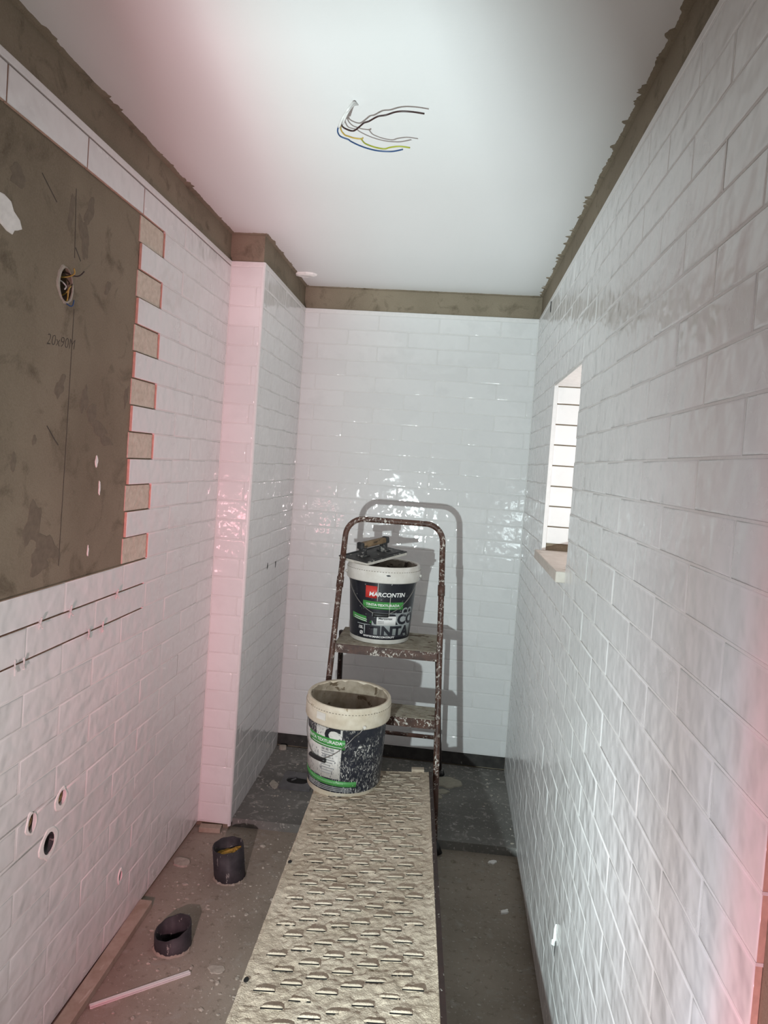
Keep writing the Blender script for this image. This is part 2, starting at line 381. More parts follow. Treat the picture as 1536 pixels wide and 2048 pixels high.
# ---------------------------------------------------------------- structure: floor, ceiling
fl = bmesh.new(); box(fl, (-.15, YN-.1, -.1), (1.62, D+.15, 0))
floor = tag(obj('floor', fl, 'floor'), 'dusty bare brown cement screed floor', 'floor', kind='structure')
sb = bmesh.new()
pts = [(PCOL, 2.700), (1.2945, 2.733), (1.2945, D-.01), (PCOL, D-.01)]
vb = [sb.verts.new((x, y, 0.0)) for x, y in pts]; vt = [sb.verts.new((x, y, .035)) for x, y in pts]
sb.faces.new(vt); sb.faces.new(vb[::-1])
for i in range(4): sb.faces.new((vb[i], vb[(i+1) % 4], vt[(i+1) % 4], vt[i]))
tag(obj('floor_shower', fix(sb), 'slab'), 'raised dark grey paint-speckled shower floor slab behind the step ladder', 'floor', kind='structure')
ce = bmesh.new(); box(ce, (-.15, YN-.1, ZC), (1.62, D+.15, ZC+.1))
ceiling = tag(obj('ceiling', ce, 'ceiling'), 'smooth white painted plaster ceiling', 'ceiling', kind='structure')
lump = bmesh.new(); blob(lump, 0, 0, .05, .035, .012, seed=3, n=18, jag=.3)
obj('filler_lump', fix(lump), 'plaster_white', ceiling, Matrix.Translation((.172, 3.23, ZC)) @ Matrix.Rotation(PI, 4, 'X'))

# ---------------------------------------------------------------- left wall
wl = bmesh.new(); FL.box(wl, YN, D+.1, 0, ZC, -TH-.11, -TH)
wall_left = tag(obj('wall_left', fix(wl), 'cement'), 'left wall part tiled in white, with a toothed bare cement patch', 'wall', kind='structure')
PH_L = 1.6045; SL0 = .38
PATCH0 = PH_L - 3*PT
def skip_l(r, a, b, z0, z1):
    if 1 <= r <= 13:
        lim = PH_L+PT if r % 2 == 0 else PH_L+1.5*PT
        if PATCH0 <= (a+b)/2 < lim-.01: return []
    return [(a, b, z0, z1)]
OPEN_END = 2.047
def no_h_l(r):                               # joint under row r
    if r == 0: return [(SL0, PATCH0), (PH_L+1.5*PT, YC)]
    if 1 <= r <= 12: return [(SL0, PATCH0), (PH_L+1.5*PT+.002, YC)]
    if r == 13: return [(SL0, PATCH0), (PH_L+1.5*PT, YC)]
    if r in (14, 15): return [(SL0, PATCH0), (OPEN_END, YC)]
    return [(SL0, YC)]
def no_v_l(r, j):
    if r == 0: return j < 2.0
    return 1 <= r <= 13 and PATCH0-.01 < j < PH_L+1.5*PT+.01
tile_wall(wall_left, FL, SL0, YC-.001, range(0, 29), PH_L, skip_l, no_h_l, no_v_l)
for r in range(1, 14, 2):                    # adhesive beds where half tiles are missing
    b = bmesh.new(); s0, s1, z0, z1 = PH_L+PT-.004, PH_L+1.5*PT-.002, ZR(r+1)+.002, ZR(r)-.002
    nx, ny = 10, 6
    gv = [[b.verts.new(FL.p(s0+(s1-s0)*i/nx, z0+(z1-z0)*j/ny, -.0055+.0016*noise.noise(Vector((i*.7, j*.9, r*3.1))))) for i in range(nx+1)] for j in range(ny+1)]
    for j in range(ny):
        for i in range(nx): b.faces.new((gv[j][i], gv[j][i+1], gv[j+1][i+1], gv[j+1][i]))
    ring = [gv[0][i] for i in range(nx+1)]+[gv[j][nx] for j in range(1, ny+1)]+[gv[ny][i] for i in range(nx-1, -1, -1)]+[gv[j][0] for j in range(ny-1, 0, -1)]
    low = [b.verts.new(v.co - FL.n*((v.co-FL.p(0, 0, -TH)).dot(FL.n)-.0002)) for v in ring]
    for i in range(len(ring)): b.faces.new((ring[i], low[i], low[(i+1) % len(ring)], ring[(i+1) % len(ring)]))
    obj('adhesive_bed', fix(b), 'adhesive', wall_left)
# pencil plumb line, smudges, white dab and size note on the bare cement
def strip(name, mat, fr, pts, w, parent, d0=-TH, th=.0006):
    b = bmesh.new()
    for (s0, z0), (s1, z1) in zip(pts, pts[1:]):
        t = Vector((s1-s0, z1-z0)).normalized(); nx_, nz_ = -t.y*w/2, t.x*w/2
        q = [(s0+nx_, z0+nz_), (s1+nx_, z1+nz_), (s1-nx_, z1-nz_), (s0-nx_, z0-nz_)]
        lo = [b.verts.new(fr.p(s, z, d0+.0001)) for s, z in q]; hi = [b.verts.new(fr.p(s, z, d0+th)) for s, z in q]
        b.faces.new(hi); b.faces.new(lo[::-1])
        for i in range(4): b.faces.new((lo[i], lo[(i+1) % 4], hi[(i+1) % 4], hi[i]))
    return obj(name, fix(b), mat, parent)
strip('pencil_line', 'pencil', FL, [(1.575, 2.12), (1.583, 1.96)], .0018, wall_left)
strip('pencil_line', 'pencil', FL, [(1.592, 1.84), (1.588, 1.55), (1.582, 1.22)], .0018, wall_left)
strip('pencil_line', 'pencil', FL, [(1.268, 2.15), (1.268, 1.9)], .0018, wall_left)
strip('pencil_mark', 'pencil', FL, [(1.505, 1.555), (1.538, 1.525), (1.555, 1.512)], .0025, wall_left)
strip('pencil_mark', 'pencil', FL, [(1.44, 2.10), (1.50, 2.06)], .0022, wall_left)
strip('pencil_mark', 'pencil', FL, [(1.585, 1.985), (1.61, 1.96)], .003, wall_left)
def decal(name, mat, fr, s, z, rx, rz, seed, parent, h=.0007, rot=0, d=-TH, jag=.35, n=16):
    b = bmesh.new(); blob(b, 0, 0, rx, rz, h, n=n, seed=seed, jag=jag, flat=.9)
    return obj(name, fix(b), mat, parent, fr.mw(s, z, d+.0001) @ Matrix.Rotation(rot, 4, 'Z'))
decal('filler_dab', 'plaster_white', FL, 1.325, 1.975, .055, .028, 5, wall_left, .003, -.5)
decal('filler_dab', 'plaster_white', FL, 1.735, 1.475, .007, .014, 6, wall_left, .002)
decal('filler_dab', 'plaster_white', FL, 1.757, 1.405, .004, .02, 8, wall_left, .002)
decal('filler_dab', 'plaster_white', FL, 1.715, 1.24, .003, .014, 9, wall_left, .002)
for i, (s, z, a, b_) in enumerate([(1.74, 1.56, .05, .016), (1.70, 1.60, .02, .03), (1.66, 1.63, .016, .035), (1.78, 1.53, .035, .012), (1.55, 1.65, .016, .03), (1.47, 1.33, .03, .05), (1.53, 1.27, .05, .03),
                                   (1.50, 1.24, .035, .03), (1.39, 1.47, .012, .018), (1.46, 1.52, .008, .012), (1.62, 2.02, .02, .05), (1.56, 2.06, .012, .04), (1.36, 2.06, .03, .02), (1.64, 2.09, .016, .04), (1.88, 1.66, .012, .03), (1.745, 1.93, .012, .022)]):
    decal('smudge', 'stain', FL, s, z, a, b_, 20+i, wall_left, .0005, random.uniform(-.6, .6), jag=.5, n=22)

# ---------------------------------------------------------------- lettering
def text_geo(s, size, shear=0, bold=0, align='CENTER', space=1.0):
    c = bpy.data.curves.new('t', 'FONT'); c.body = s; c.size = size; c.shear = shear; c.offset = bold; c.align_x = align; c.resolution_u = 3; c.space_character = space
    o = bpy.data.objects.new('t', c); COL.objects.link(o)
    dg = bpy.context.evaluated_depsgraph_get(); me = bpy.data.meshes.new_from_object(o.evaluated_get(dg))
    bpy.data.objects.remove(o); bpy.data.curves.remove(c)
    bm = bmesh.new(); bm.from_mesh(me); bpy.data.meshes.remove(me)
    bmesh.ops.remove_doubles(bm, verts=bm.verts[:], dist=1e-6); bmesh.ops.triangulate(bm, faces=bm.faces[:])
    for _ in range(3):
        lg = [e for e in bm.edges if e.calc_length() > .012]
        if not lg: break
        bmesh.ops.subdivide_edges(bm, edges=lg, cuts=1); bmesh.ops.triangulate(bm, faces=bm.faces[:])
    return bm
tb = text_geo('20x90M', .036, .2, -.0007)
obj('pencil_note', tb, 'pencil', wall_left, FL.mw(1.545, 1.742, -TH+.0006) @ Matrix.Rotation(.05, 4, 'Z'))

# ---------------------------------------------------------------- column (boxed pipe shaft)
wc = bmesh.new(); box(wc, (-.02, YC+TH, 0), (PCOL-TH, D+.1, ZC))
wall_col = tag(obj('wall_column', fix(wc), 'cement'), 'boxed-out tiled column projecting in the far left corner', 'wall', kind='structure')
tile_wall(wall_col, FC, .0, PCOL-.010, range(0, 29), -.35)
gcol = tile_wall(wall_col, FS, YC+.010, D-.0005, range(0, 29), YC+.06)
for s, z in ((3.01, 1.027), (3.158, 1.015)):
    decal('drill_hole', 'cavity', FS, s, z, .006, .016, int(s*100), wall_col, .0006, d=0, jag=.3)
# back wall
wb = bmesh.new(); box(wb, (PCOL-TH-.01, D+TH, 0), (1.45, D+.12, ZC))
wall_back = tag(obj('wall_back', fix(wb), 'cement'), 'far end wall tiled in glossy white running bond', 'wall', kind='structure')
tile_wall(wall_back, FB, PCOL+.0005, 1.293, range(0, 28), .2071)
bs = bmesh.new(); FB.box(bs, PCOL, 1.294, .036, ZR(28)-.003, -TH, -.003)
obj('bitumen_strip', fix(bs), 'bitumen', wall_back)

# ---------------------------------------------------------------- right wall with window opening
WY0, WY1, WZ0, WZ1 = 2.125, 2.69, 1.234, 1.862
wr = bmesh.new()
def rb(s0, s1, z0, z1, d0=-TH-.24): FR.box(wr, s0, s1, z0, z1, d0, -TH)
rb(YN, WY0-.006, 0, ZC); rb(WY1+.008, D+.12, 0, ZC); rb(WY0-.006, WY1+.008, 0, WZ0-.034); rb(WY0-.006, WY1+.008, WZ1+.006, ZC)
wall_right = tag(obj('wall_right', fix(wr), 'cement'), 'right wall tiled in wavy white glazed tiles around a narrow window', 'wall', kind='structure')
PH_R = 1.6593; SR0 = .748
def skip_r(r, a, b, z0, z1):
    out = []
    if z1 <= WZ0-.036 or z0 >= WZ1 or b <= WY0 or a >= WY1: return [(a, b, z0, z1)]
    if a < WY0: out.append((a, WY0-.001, z0, z1))
    if b > WY1: out.append((WY1+.001, b, z0, z1))
    if z0 < WZ0-.036-.014: out.append((max(a, WY0), min(b, WY1), z0, WZ0-.037))
    if z1 > WZ1+.014: out.append((max(a, WY0), min(b, WY1), WZ1+.001, z1))
    return out
def inwin(z): return WZ0-.036 < z < WZ1
tile_wall(wall_right, FR, SR0, D-.001, range(0, 29), PH_R, skip_r,
          lambda r: [(SR0, WY0), (WY1, D-.001)] if inwin(ZR(r+1)) else [(SR0, D-.001)],
          lambda r, j: WY0 <= j <= WY1 and (inwin(ZR(r+.5)) or inwin(ZR(r+1)) or inwin(ZR(r))), row_off=1)
# window reveal: tiles with open joints on the far jamb, plastered head and near jamb
FJ = Frame(FR.p(WY1+.008, 0, 0), (1, 0, 0), (0, -1, 0))
jz = [1.259, 1.325, 1.403, 1.480, 1.559, 1.638, 1.716, 1.794, 1.860]
for a, b in zip(jz, jz[1:]): add_tile(wall_right, FJ, .006, .21, a+.0022, b-.0022, .008, .004)
hd = bmesh.new(); FR.box(hd, WY0-.005, WY1+.007, WZ1, WZ1+.0055, -.22, -TH+.006)
obj('reveal_plaster', fix(hd), 'plaster_white', wall_right)
nj = bmesh.new(); FR.box(nj, WY0-.0055, WY0, WZ0, WZ1, -.22, -TH+.006)
obj('reveal_plaster', fix(nj), 'plaster_white', wall_right)
FRN = lambda s, z, d: FR.p(s, z, d)
sl = bevel_box((-.31, -.10, -.017), (.31, .10, .017), .003)
sill = obj('window_sill', bevel_box((-.282, -.018, -.115), (.287, .016, .145), .002, 1), 'sill')
sill.matrix_basis = FR.mw((WY0+WY1)/2+.003, 1.217, -.118)
tag(sill, 'dusty pale stone sill at the bottom of the window opening', 'window sill', kind='structure')
chips = bmesh.new(); blob(chips, 0, 0, .014, .007, .006, seed=2)
obj('debris_chip', fix(chips), 'clay', sill, Matrix(((1, 0, 0, -.10), (0, 0, 1, .0161), (0, 1, 0, .03), (0, 0, 0, 1))))
wf = empty('window_1', FR.p((WY0+WY1)/2, WZ0, -.235)); tag(wf, 'white framed window pane set deep in the tiled opening', 'window', kind='structure')
def wpart(name, s0, s1, z0, z1, d0, d1, m):
    b = bmesh.new(); FR.box(b, s0, s1, z0, z1, d0, d1); bmesh.ops.translate(b, verts=b.verts[:], vec=-wf.location); return obj(name, fix(b), m, wf)
for a in ((WY0, WY0+.035, WZ0, WZ1), (WY1-.035, WY1, WZ0, WZ1), (WY0+.035, WY1-.035, WZ0, WZ0+.035), (WY0+.035, WY1-.035, WZ1-.035, WZ1)):
    wpart('window_frame', *a, -.247, -.222, 'frame')
wpart('pane', WY0+.034, WY1-.034, WZ0+.034, WZ1-.034, -.237, -.233, 'glass')
decal('chipped_gap', 'cavity', FR, 3.018, 2.24, .018, .028, 4, wall_right, .0006, d=0, jag=.6)
# torn grout flake near the floor
b = bmesh.new(); blob(b, 0, 0, .0045, .026, .006, seed=11, jag=.7, n=9); blob(b, .003, -.02, .003, .012, .009, seed=13, jag=.7, n=7); obj('grout_flake', fix(b), 'plaster_white', wall_right, FR.mw(1.815, .318, 0) @ Matrix.Rotation(-.12, 4, 'Z'))
b = bmesh.new(); blob(b, 0, 0, .003, .02, .0012, seed=12, jag=.4); obj('chipped_gap', fix(b), 'cavity', wall_right, FR.mw(1.808, .285, 0))
wfz = bmesh.new(); box(wfz, (-.15, YN-.1, 0), (1.5, YN, ZC)); tag(obj('wall_front', wfz, 'cement'), 'bare cement wall behind the photographer', 'wall', kind='structure')

for fr_, s_, par, d_ in ((FC, .0, wall_col, 1), (FB, PCOL, wall_back, 1), (FB, 1.2942, wall_back, -1)):   # grouted inner corners
    b = bmesh.new(); fr_.box(b, s_-.012*d_, s_+.0028*d_, .02 if par is wall_col else .1, ZT-.001, -TH, .0022); obj('corner_joint', fix(b), 'grout', par)
# ---------------------------------------------------------------- trims
def trim(name, fr, s0, s1, z0, z1, d1, label, bev=.002):
    b = bmesh.new(); fr.box(b, s0, s1, z0, z1, -TH, d1); fix(b)
    bmesh.ops.bevel(b, geom=b.edges[:], offset=bev, segments=2, profile=.5, affect='EDGES')
    return tag(obj(name, b, 'profile'), label, 'trim', kind='structure')
zt0, zt1 = ZR(0)+.002, ZT
trim('trim_1', FL, SL0, YC, zt0, zt1, .001, 'white edging strip on top of the left wall tiles')
trim('trim_2', FC, 0, PCOL-.004, zt0, zt1, .001, 'white edging strip on top of the column front tiles')
trim('trim_3', FS, YC+.006, D, zt0, zt1, .001, 'white edging strip on top of the column side tiles')
trim('trim_4', FB, PCOL, 1.2945, zt0, zt1, .001, 'white edging strip on top of the far end wall tiles')
trim('trim_5', FR, SR0, D, zt0, zt1, .001, 'white edging strip on top of the right wall tiles')
cq = bmesh.new(); rr_ = .011; ring = [(0, 0)] + [(rr_*math.sin(a), -rr_*math.cos(a)) for a in [i*PI/2/6 for i in range(7)]]
lo = [cq.verts.new((x, y, .012)) for x, y in ring]; hi = [cq.verts.new((x, y, ZT)) for x, y in ring]
cq.faces.new(lo[::-1]); cq.faces.new(hi)
for i in range(len(ring)): cq.faces.new((lo[i], lo[(i+1) % len(ring)], hi[(i+1) % len(ring)], hi[i]))
tag(obj('trim_6', fix(cq), 'profile', None, Matrix.Translation((PCOL-.0105, YC+.0105, 0))), 'rounded white corner profile up the outer edge of the column', 'trim', kind='structure')
tw = bmesh.new(); FR.box(tw, WY1-.006, WY1+.004, WZ0, WZ1, -TH-.004, .0015)
tag(obj('trim_7', fix(tw), 'profile'), 'thin white corner profile along the far edge of the window', 'trim', kind='structure')

# ragged mortar smeared from the cement band onto the ceiling
def ragged(parent, fr, s0, s1, w, amp, seed, step=.008):
    rr = random.Random(seed); b = bmesh.new(); n = int((s1-s0)/step); prev = None
    spikes = {}
    i = 0
    while i < n:
        i += rr.randint(3, 22); L_ = rr.randint(1, 6); h = rr.uniform(.2, 1)**1.5*amp
        for k in range(L_): spikes[i+k] = h*rr.uniform(.35, 1)
    for i in range(n+1):
        s = s0+(s1-s0)*i/n; e = -TH + w + .004*noise.noise(Vector((s*9, seed, 0))) + spikes.get(i, 0) + rr.uniform(0, .0022)
        cur = [b.verts.new(fr.p(s, ZC-z, d)) for d, z in ((-TH-.002, 0), (-TH-.002, .006), (e*.5-TH*.5, .004), (e, .0006), (e, 0))]
        if prev:
            for k in range(4): b.faces.new((prev[k], prev[k+1], cur[k+1], cur[k]))
        prev = cur
    return obj('mortar_smear', fix(b), 'cement', parent)
ragged(wall_left, FL, YN, YC, .011, .014, 1)
ragged(wall_col, FC, 0, PCOL, .011, .006, 2, .005)
ragged(wall_col, FS, YC, D, .011, .016, 3)
ragged(wall_back, FB, PCOL, 1.2945, .010, .005, 4)
ragged(wall_right, FR, YN, 2.4, .011, .022, 5, .006); ragged(wall_right, FR, 2.4, D, .012, .024, 6, .0045)

# ---------------------------------------------------------------- pipe outlets in the left wall (real holes)
def cut(objs, fr, s, z, rs, rz, depth=.07):
    bm = bmesh.new(); bmesh.ops.create_cone(bm, cap_ends=True, segments=24, radius1=1, radius2=1, depth=1)
    me = bpy.data.meshes.new('cutter'); bm.to_mesh(me); bm.free(); c = bpy.data.objects.new('cutter', me); COL.objects.link(c)
    c.matrix_world = fr.mw(s, z, -depth/2+.01) @ Matrix.Diagonal((rs, rz, depth+.02, 1)); bpy.context.view_layer.update()
    for o in objs:
        m = o.modifiers.new('b', 'BOOLEAN'); m.operation = 'DIFFERENCE'; m.object = c; m.solver = 'EXACT'; m.use_self = o.name.startswith('grout')
    dg = bpy.context.evaluated_depsgraph_get()
    new = [(o, bpy.data.meshes.new_from_object(o.evaluated_get(dg))) for o in objs]
    for o, nm in new: o.modifiers.clear(); o.data = nm
    bpy.data.objects.remove(c)
def near(parent, s, z, fr, rs, rz):
    out = [parent]; c = fr.p(s, z)
    for o in parent.children:
        if o.name.startswith('grout') and 'flake' not in o.name: out.append(o)
        if o.name.startswith('tile'):
            l = o.matrix_basis.translation - c
            if abs(l.dot(fr.a)) < o.data.vertices[0].co.x*-1+rs+.004 and abs(l.z) < .0385+rz+.004: out.append(o)
    return out
OUT = [(1.636, .621, .020, .021), (1.511, .620, .018, .026), (1.587, .529, .026, .030), (1.993, .201, .011, .017), (1.551, 1.888, .030, .042)]
for s, z, a, b_ in OUT: cut(near(wall_left, s, z, FL, a, b_), FL, s, z, a, b_)
def ringpart(name, mat, parent, fr, s, z, r0, r1, rz0, rz1, d, h, seed, jag=.18, n=26):
    rr = random.Random(seed); b = bmesh.new(); lv = []
    hs = [(k, rr.uniform(-1, 1)/k**.7, rr.uniform(0, 6.3)) for k in range(1, 6)]
    f = [1+jag*sum(a_*math.sin(k_*i*2*PI/n+p_) for k_, a_, p_ in hs)+rr.uniform(-.04, .04) for i in range(n)]
    for a, c, dd in ((r0, rz0, 0), (r0, rz0, h), (r1*.93, rz1*.93, h), (r1, rz1, 0)):
        k_ = f if a != r0 else [1]*n
        lv.append([b.verts.new((a*k_[k]*math.cos(k*2*PI/n), c*k_[k]*math.sin(k*2*PI/n), dd)) for k in range(n)])
    for u, v in zip(lv, lv[1:]+lv[:1]):
        for k in range(n): b.faces.new((u[k], u[(k+1) % n], v[(k+1) % n], v[k]))
    return obj(name, fix(b), mat, parent, fr.mw(s, z, d))
def outlet(name, label, s, z, rs, rz, ring, pipe_r, pipe_mat, pd, seed, cat, fill=None):
    e = empty(name, FL.p(s, z, -.04)); tag(e, label, cat); inv = Matrix.Translation(-e.location)
    o = ringpart('filler_ring', 'plaster_white', e, FL, s, z, rs*.9, ring[0], rz*.9, ring[1], .0002, .0022, seed); o.matrix_basis = inv @ o.matrix_basis
    pr = lathe([(pipe_r-.003, -.05), (pipe_r, -.05), (pipe_r, pd), (pipe_r-.003, pd)], 24, True)
    o = obj('pipe', pr, pipe_mat, e, inv @ FL.mw(s, z, 0), True)
    pr = lathe([(0, -.048), (pipe_r-.002, -.048), (pipe_r-.002, fill or -.046), (0, fill or -.046)], 20)
    obj('plug' if fill else 'pipe_bottom', pr, 'brass' if fill else 'cavity', e, inv @ FL.mw(s, z, 0))
    return e
outlet('water_outlet', 'small water outlet ringed with white filler, the one higher and nearer the column', *OUT[0], (.027, .030), .0135, 'brass', -.006, 31, 'water outlet', -.012)
outlet('water_outlet', 'small brown-rimmed water outlet in the wall tiles above the black waste outlet', *OUT[1], (.0215, .030), .0125, 'brass', -.008, 32, 'water outlet', -.014)
outlet('waste_outlet', 'black waste pipe outlet smeared with white filler in the left wall tiles', *OUT[2], (.037, .042), .024, 'pvc', .001, 33, 'waste outlet')
outlet('small_outlet', 'small hole low in the left wall tiles above the floor pipes', *OUT[3], (.015, .023), .008, 'pvc', -.012, 34, 'outlet')
eb = empty('electrical_box', FL.p(1.551, 1.888, -.05)); tag(eb, 'wall hole with loose electrical wires in the bare cement patch', 'electrical box')
inv = Matrix.Translation(-eb.location)
o = ringpart('mortar_ring', 'mortar_lump', eb, FL, 1.551, 1.888, .027, .033, .039, .045, -TH, .003, 41, .2); o.matrix_basis = inv @ o.matrix_basis
b = lathe([(0, -.075), (.026, -.075), (.026, -.074), (0, -.074)], 20); obj('box_bottom', b, 'cavity', eb, inv @ FL.mw(1.551, 1.888, 0))
for i, (mt_, pl_) in enumerate([('yellow_w', [(.005, -.03, -.06), (.018, -.02, -.02), (.015, .0, 0), (.0, -.012, .004), (.01, -.034, -.004), (.0, -.04, -.01)]), ('blue_w', [(-.005, -.02, -.06), (.0, -.035, -.015), (.016, -.046, .004), (.022, -.03, .006)]),
                                ('sheath', [(-.01, .01, -.06), (-.004, .01, -.02), (.002, -.002, -.004), (-.006, -.012, -.002)]), ('brown_w', [(.0, .02, -.06), (.006, .03, -.02), (.03, .028, .006), (.05, .045, .012)]), ('yellow_w', [(.0, .03, -.06), (.01, .02, -.02), (.02, .03, .004), (.012, .042, .008)])]):
    b = bmesh.new(); tube(b, smooth_path(pl_, 5), .0016, 6); obj('wire', b, mt_, eb, inv @ FL.mw(1.551, 1.888, -.005), True)

# ---------------------------------------------------------------- tile spacers in the open joints
def spacer(s, z, rot, tilt):
    b = bmesh.new()
    for a in (0, PI/2):
        m = Matrix.Rotation(a, 4, 'Z'); box(b, (-.018, -.0014, -.0016), (.018, .0014, .0016), mat=m)
    m = FL.mw(s, z, .006) @ Matrix.Rotation(tilt, 4, 'Y') @ Matrix.Rotation(rot, 4, 'Z')
    o = obj('tile_spacer', fix(b), 'sheath', None, m); return o
Z15, Z16 = ZR(15), ZR(16)
for s, z, r_, t_, lab in [(1.495, Z15-.001, .5, .9, 'in the upper open joint, farthest of three from the column'), (1.622, Z15, .35, .9, 'in the upper open joint, middle one of three'), (1.861, Z15, .5, .8, 'in the upper open joint, nearest of three to the column'),
                          (1.719, Z16-.003, .6, .3, 'in the lower open joint, standing upright beside the one nearest the column'), (1.789, Z16, .4, .6, 'in the lower open joint, nearest to the column'),
                          (1.408, Z16-.003, 1.0, .6, 'in the lower open joint, farther from the column of a close pair'), (1.441, Z16-.002, .5, .5, 'in the lower open joint, nearer the column of a close pair')]:
    tag(spacer(s, z, r_, t_), 'white tile spacer '+lab, 'tile spacer', 'tile spacers in the open joints')

# ---------------------------------------------------------------- ceiling wires
cwh = empty('ceiling_wires', (.612, 1.675, ZC)); tag(cwh, 'loose brown, blue and yellow-green wires hanging from the white ceiling', 'wires')
cinv = Matrix.Translation(-cwh.location)
def cwire(name, mt_, pts, r=.0016):
    b = bmesh.new(); tube(b, smooth_path(pts, 4), r, 7); return obj(name, b, mt_, cwh, cinv, True)
cwire('cable_sheath', 'sheath', [(.618, 1.684, 2.387), (.616, 1.659, 2.374), (.608, 1.649, 2.356), (.596, 1.661, 2.346), (.588, 1.67, 2.336), (.58, 1.689, 2.331)], .0032)
cwire('cable_sheath', 'sheath', [(.622, 1.690, 2.387), (.616, 1.664, 2.372), (.606, 1.655, 2.352), (.596, 1.668, 2.340), (.590, 1.682, 2.336)], .0028)
cwire('brown_wire', 'brown_w', [(.589, 1.67, 2.336), (.587, 1.695, 2.336), (.598, 1.711, 2.336), (.612, 1.716, 2.336), (.627, 1.701, 2.338), (.641, 1.686, 2.341), (.653, 1.687, 2.346), (.675, 1.67, 2.349), (.695, 1.67, 2.353), (.716, 1.662, 2.356), (.735, 1.657, 2.356), (.761, 1.659, 2.356), (.787, 1.666, 2.356)], .0021)
cwire('yellow_wire', 'yellow_w', [(.585, 1.682, 2.336), (.583, 1.701, 2.331), (.59, 1.716, 2.326), (.599, 1.724, 2.326), (.611, 1.732, 2.326), (.629, 1.736, 2.326), (.634, 1.730, 2.326)], .0019)
cwire('green_wire', 'green_w', [(.629, 1.734, 2.326), (.631, 1.745, 2.326), (.637, 1.761, 2.326), (.657, 1.778, 2.326), (.682, 1.787, 2.326), (.698, 1.778, 2.326), (.723, 1.771, 2.326), (.749, 1.777, 2.326)], .0019)
cwire('blue_wire', 'blue_w', [(.581, 1.686, 2.336), (.575, 1.7, 2.331), (.575, 1.708, 2.326), (.579, 1.726, 2.326), (.598, 1.73, 2.321), (.602, 1.738, 2.321), (.619, 1.758, 2.321), (.64, 1.775, 2.321), (.665, 1.787, 2.321), (.691, 1.79, 2.321), (.709, 1.787, 2.321), (.731, 1.776, 2.321)], .0019)

# ---------------------------------------------------------------- step ladder
LY0, LK = 2.685, .2
FY = lambda z: LY0 + LK*z
lad = empty('step_ladder', (.71, 2.98, 0)); tag(lad, 'rusty brown step ladder with rounded hand rail, splashed with white paint', 'step ladder')
linv = Matrix.Translation((-.71, -2.98, 0))
XL_ = lambda z: .489 - (1.18-z)*.02; XR_ = lambda z: .9085 + (1.16-z)*.045
def lpart(name, bm, mt_, sm=False, parent=None): return obj(name, bm, mt_, parent or lad, linv if parent is None else None, sm)
RT = .0125
path = [(XL_(.035), FY(.035), .035), (XL_(.6), FY(.6), .6), (XL_(1.12), FY(1.12), 1.12)]
zt_ = 1.277; rc = .075
cL = Vector((XL_(zt_-rc), FY(zt_-rc), zt_-rc)); cR_ = Vector((XR_(zt_-rc), FY(zt_-rc), zt_-rc))
arcL = [(cL.x+rc*(1-math.cos(a)), FY(zt_-rc+rc*math.sin(a)), zt_-rc+rc*math.sin(a)) for a in [i*PI/2/7 for i in range(8)]]
arcR = [(cR_.x-rc*(1-math.cos(a)), FY(zt_-rc+rc*math.sin(a)), zt_-rc+rc*math.sin(a)) for a in [i*PI/2/7 for i in range(7, -1, -1)]]
b = bmesh.new(); tube(b, [(XL_(.02+.22*i), FY(.02+.22*i), .02+.22*i) for i in range(6)], RT, 12); lpart('front_leg', b, 'rust', True)
b = bmesh.new(); tube(b, [(XR_(.02+.22*i), FY(.02+.22*i), .02+.22*i) for i in range(6)], RT, 12); lpart('front_leg', b, 'rust', True)
b = bmesh.new(); tube(b, [(XL_(1.118), FY(1.118), 1.118)]+arcL+arcR+[(XR_(1.118), FY(1.118), 1.118)], RT*.98, 12); lpart('hand_rail', b, 'rust', True)
for x_ in (XL_, XR_):
    b = bmesh.new(); tube(b, [(x_(.985), FY(.985), .985), (x_(1.03), FY(1.03), 1.03)], RT*1.22, 12); lpart('sleeve', b, 'rust', True)
    s_ = -1 if x_ is XL_ else 1
    b = bmesh.new(); tube(b, [(x_(0)+s_*.016, FY(0)-.002, 0), (x_(.045), FY(.045), .045)], [.019, .015], 12); lpart('rubber_foot', b, 'grip', True)
def tread(z, y0, y1, lip=.032):
    b = bmesh.new(); xa, xb = XL_(z)+.008, XR_(z)-.008
    box(b, (xa, y0, z-.006), (xb, y1, z)); fix(b)
    o = lpart('tread', b, 'tread')
    b = bmesh.new(); box(b, (xa, y0-.006, z-lip), (xb, y0, z+.001)); fix(b); bmesh.ops.bevel(b, geom=b.edges[:], offset=.002, segments=2, affect='EDGES'); lpart('tread_lip', b, 'rust', parent=o)
    b = bmesh.new(); box(b, (xa, y1, z-lip*.8), (xb, y1+.004, z)); fix(b); lpart('tread_back', b, 'rust_dark', parent=o)
    n = max(3, int((y1-y0)/.013))
    for i in range(n):
        y = y0+(y1-y0)*(i+.5)/n; b = bmesh.new(); box(b, (xa+.004, y-.0028, z-.001), (xb-.004, y+.0028, z+.0022)); fix(b); lpart('groove_rib', b, 'tread', parent=o)
tread(.757, FY(.757)-.004, 3.13, .036); tread(.494, FY(.494)-.004, 2.93, .036); tread(.222, FY(.222)-.004, 2.87, .034)
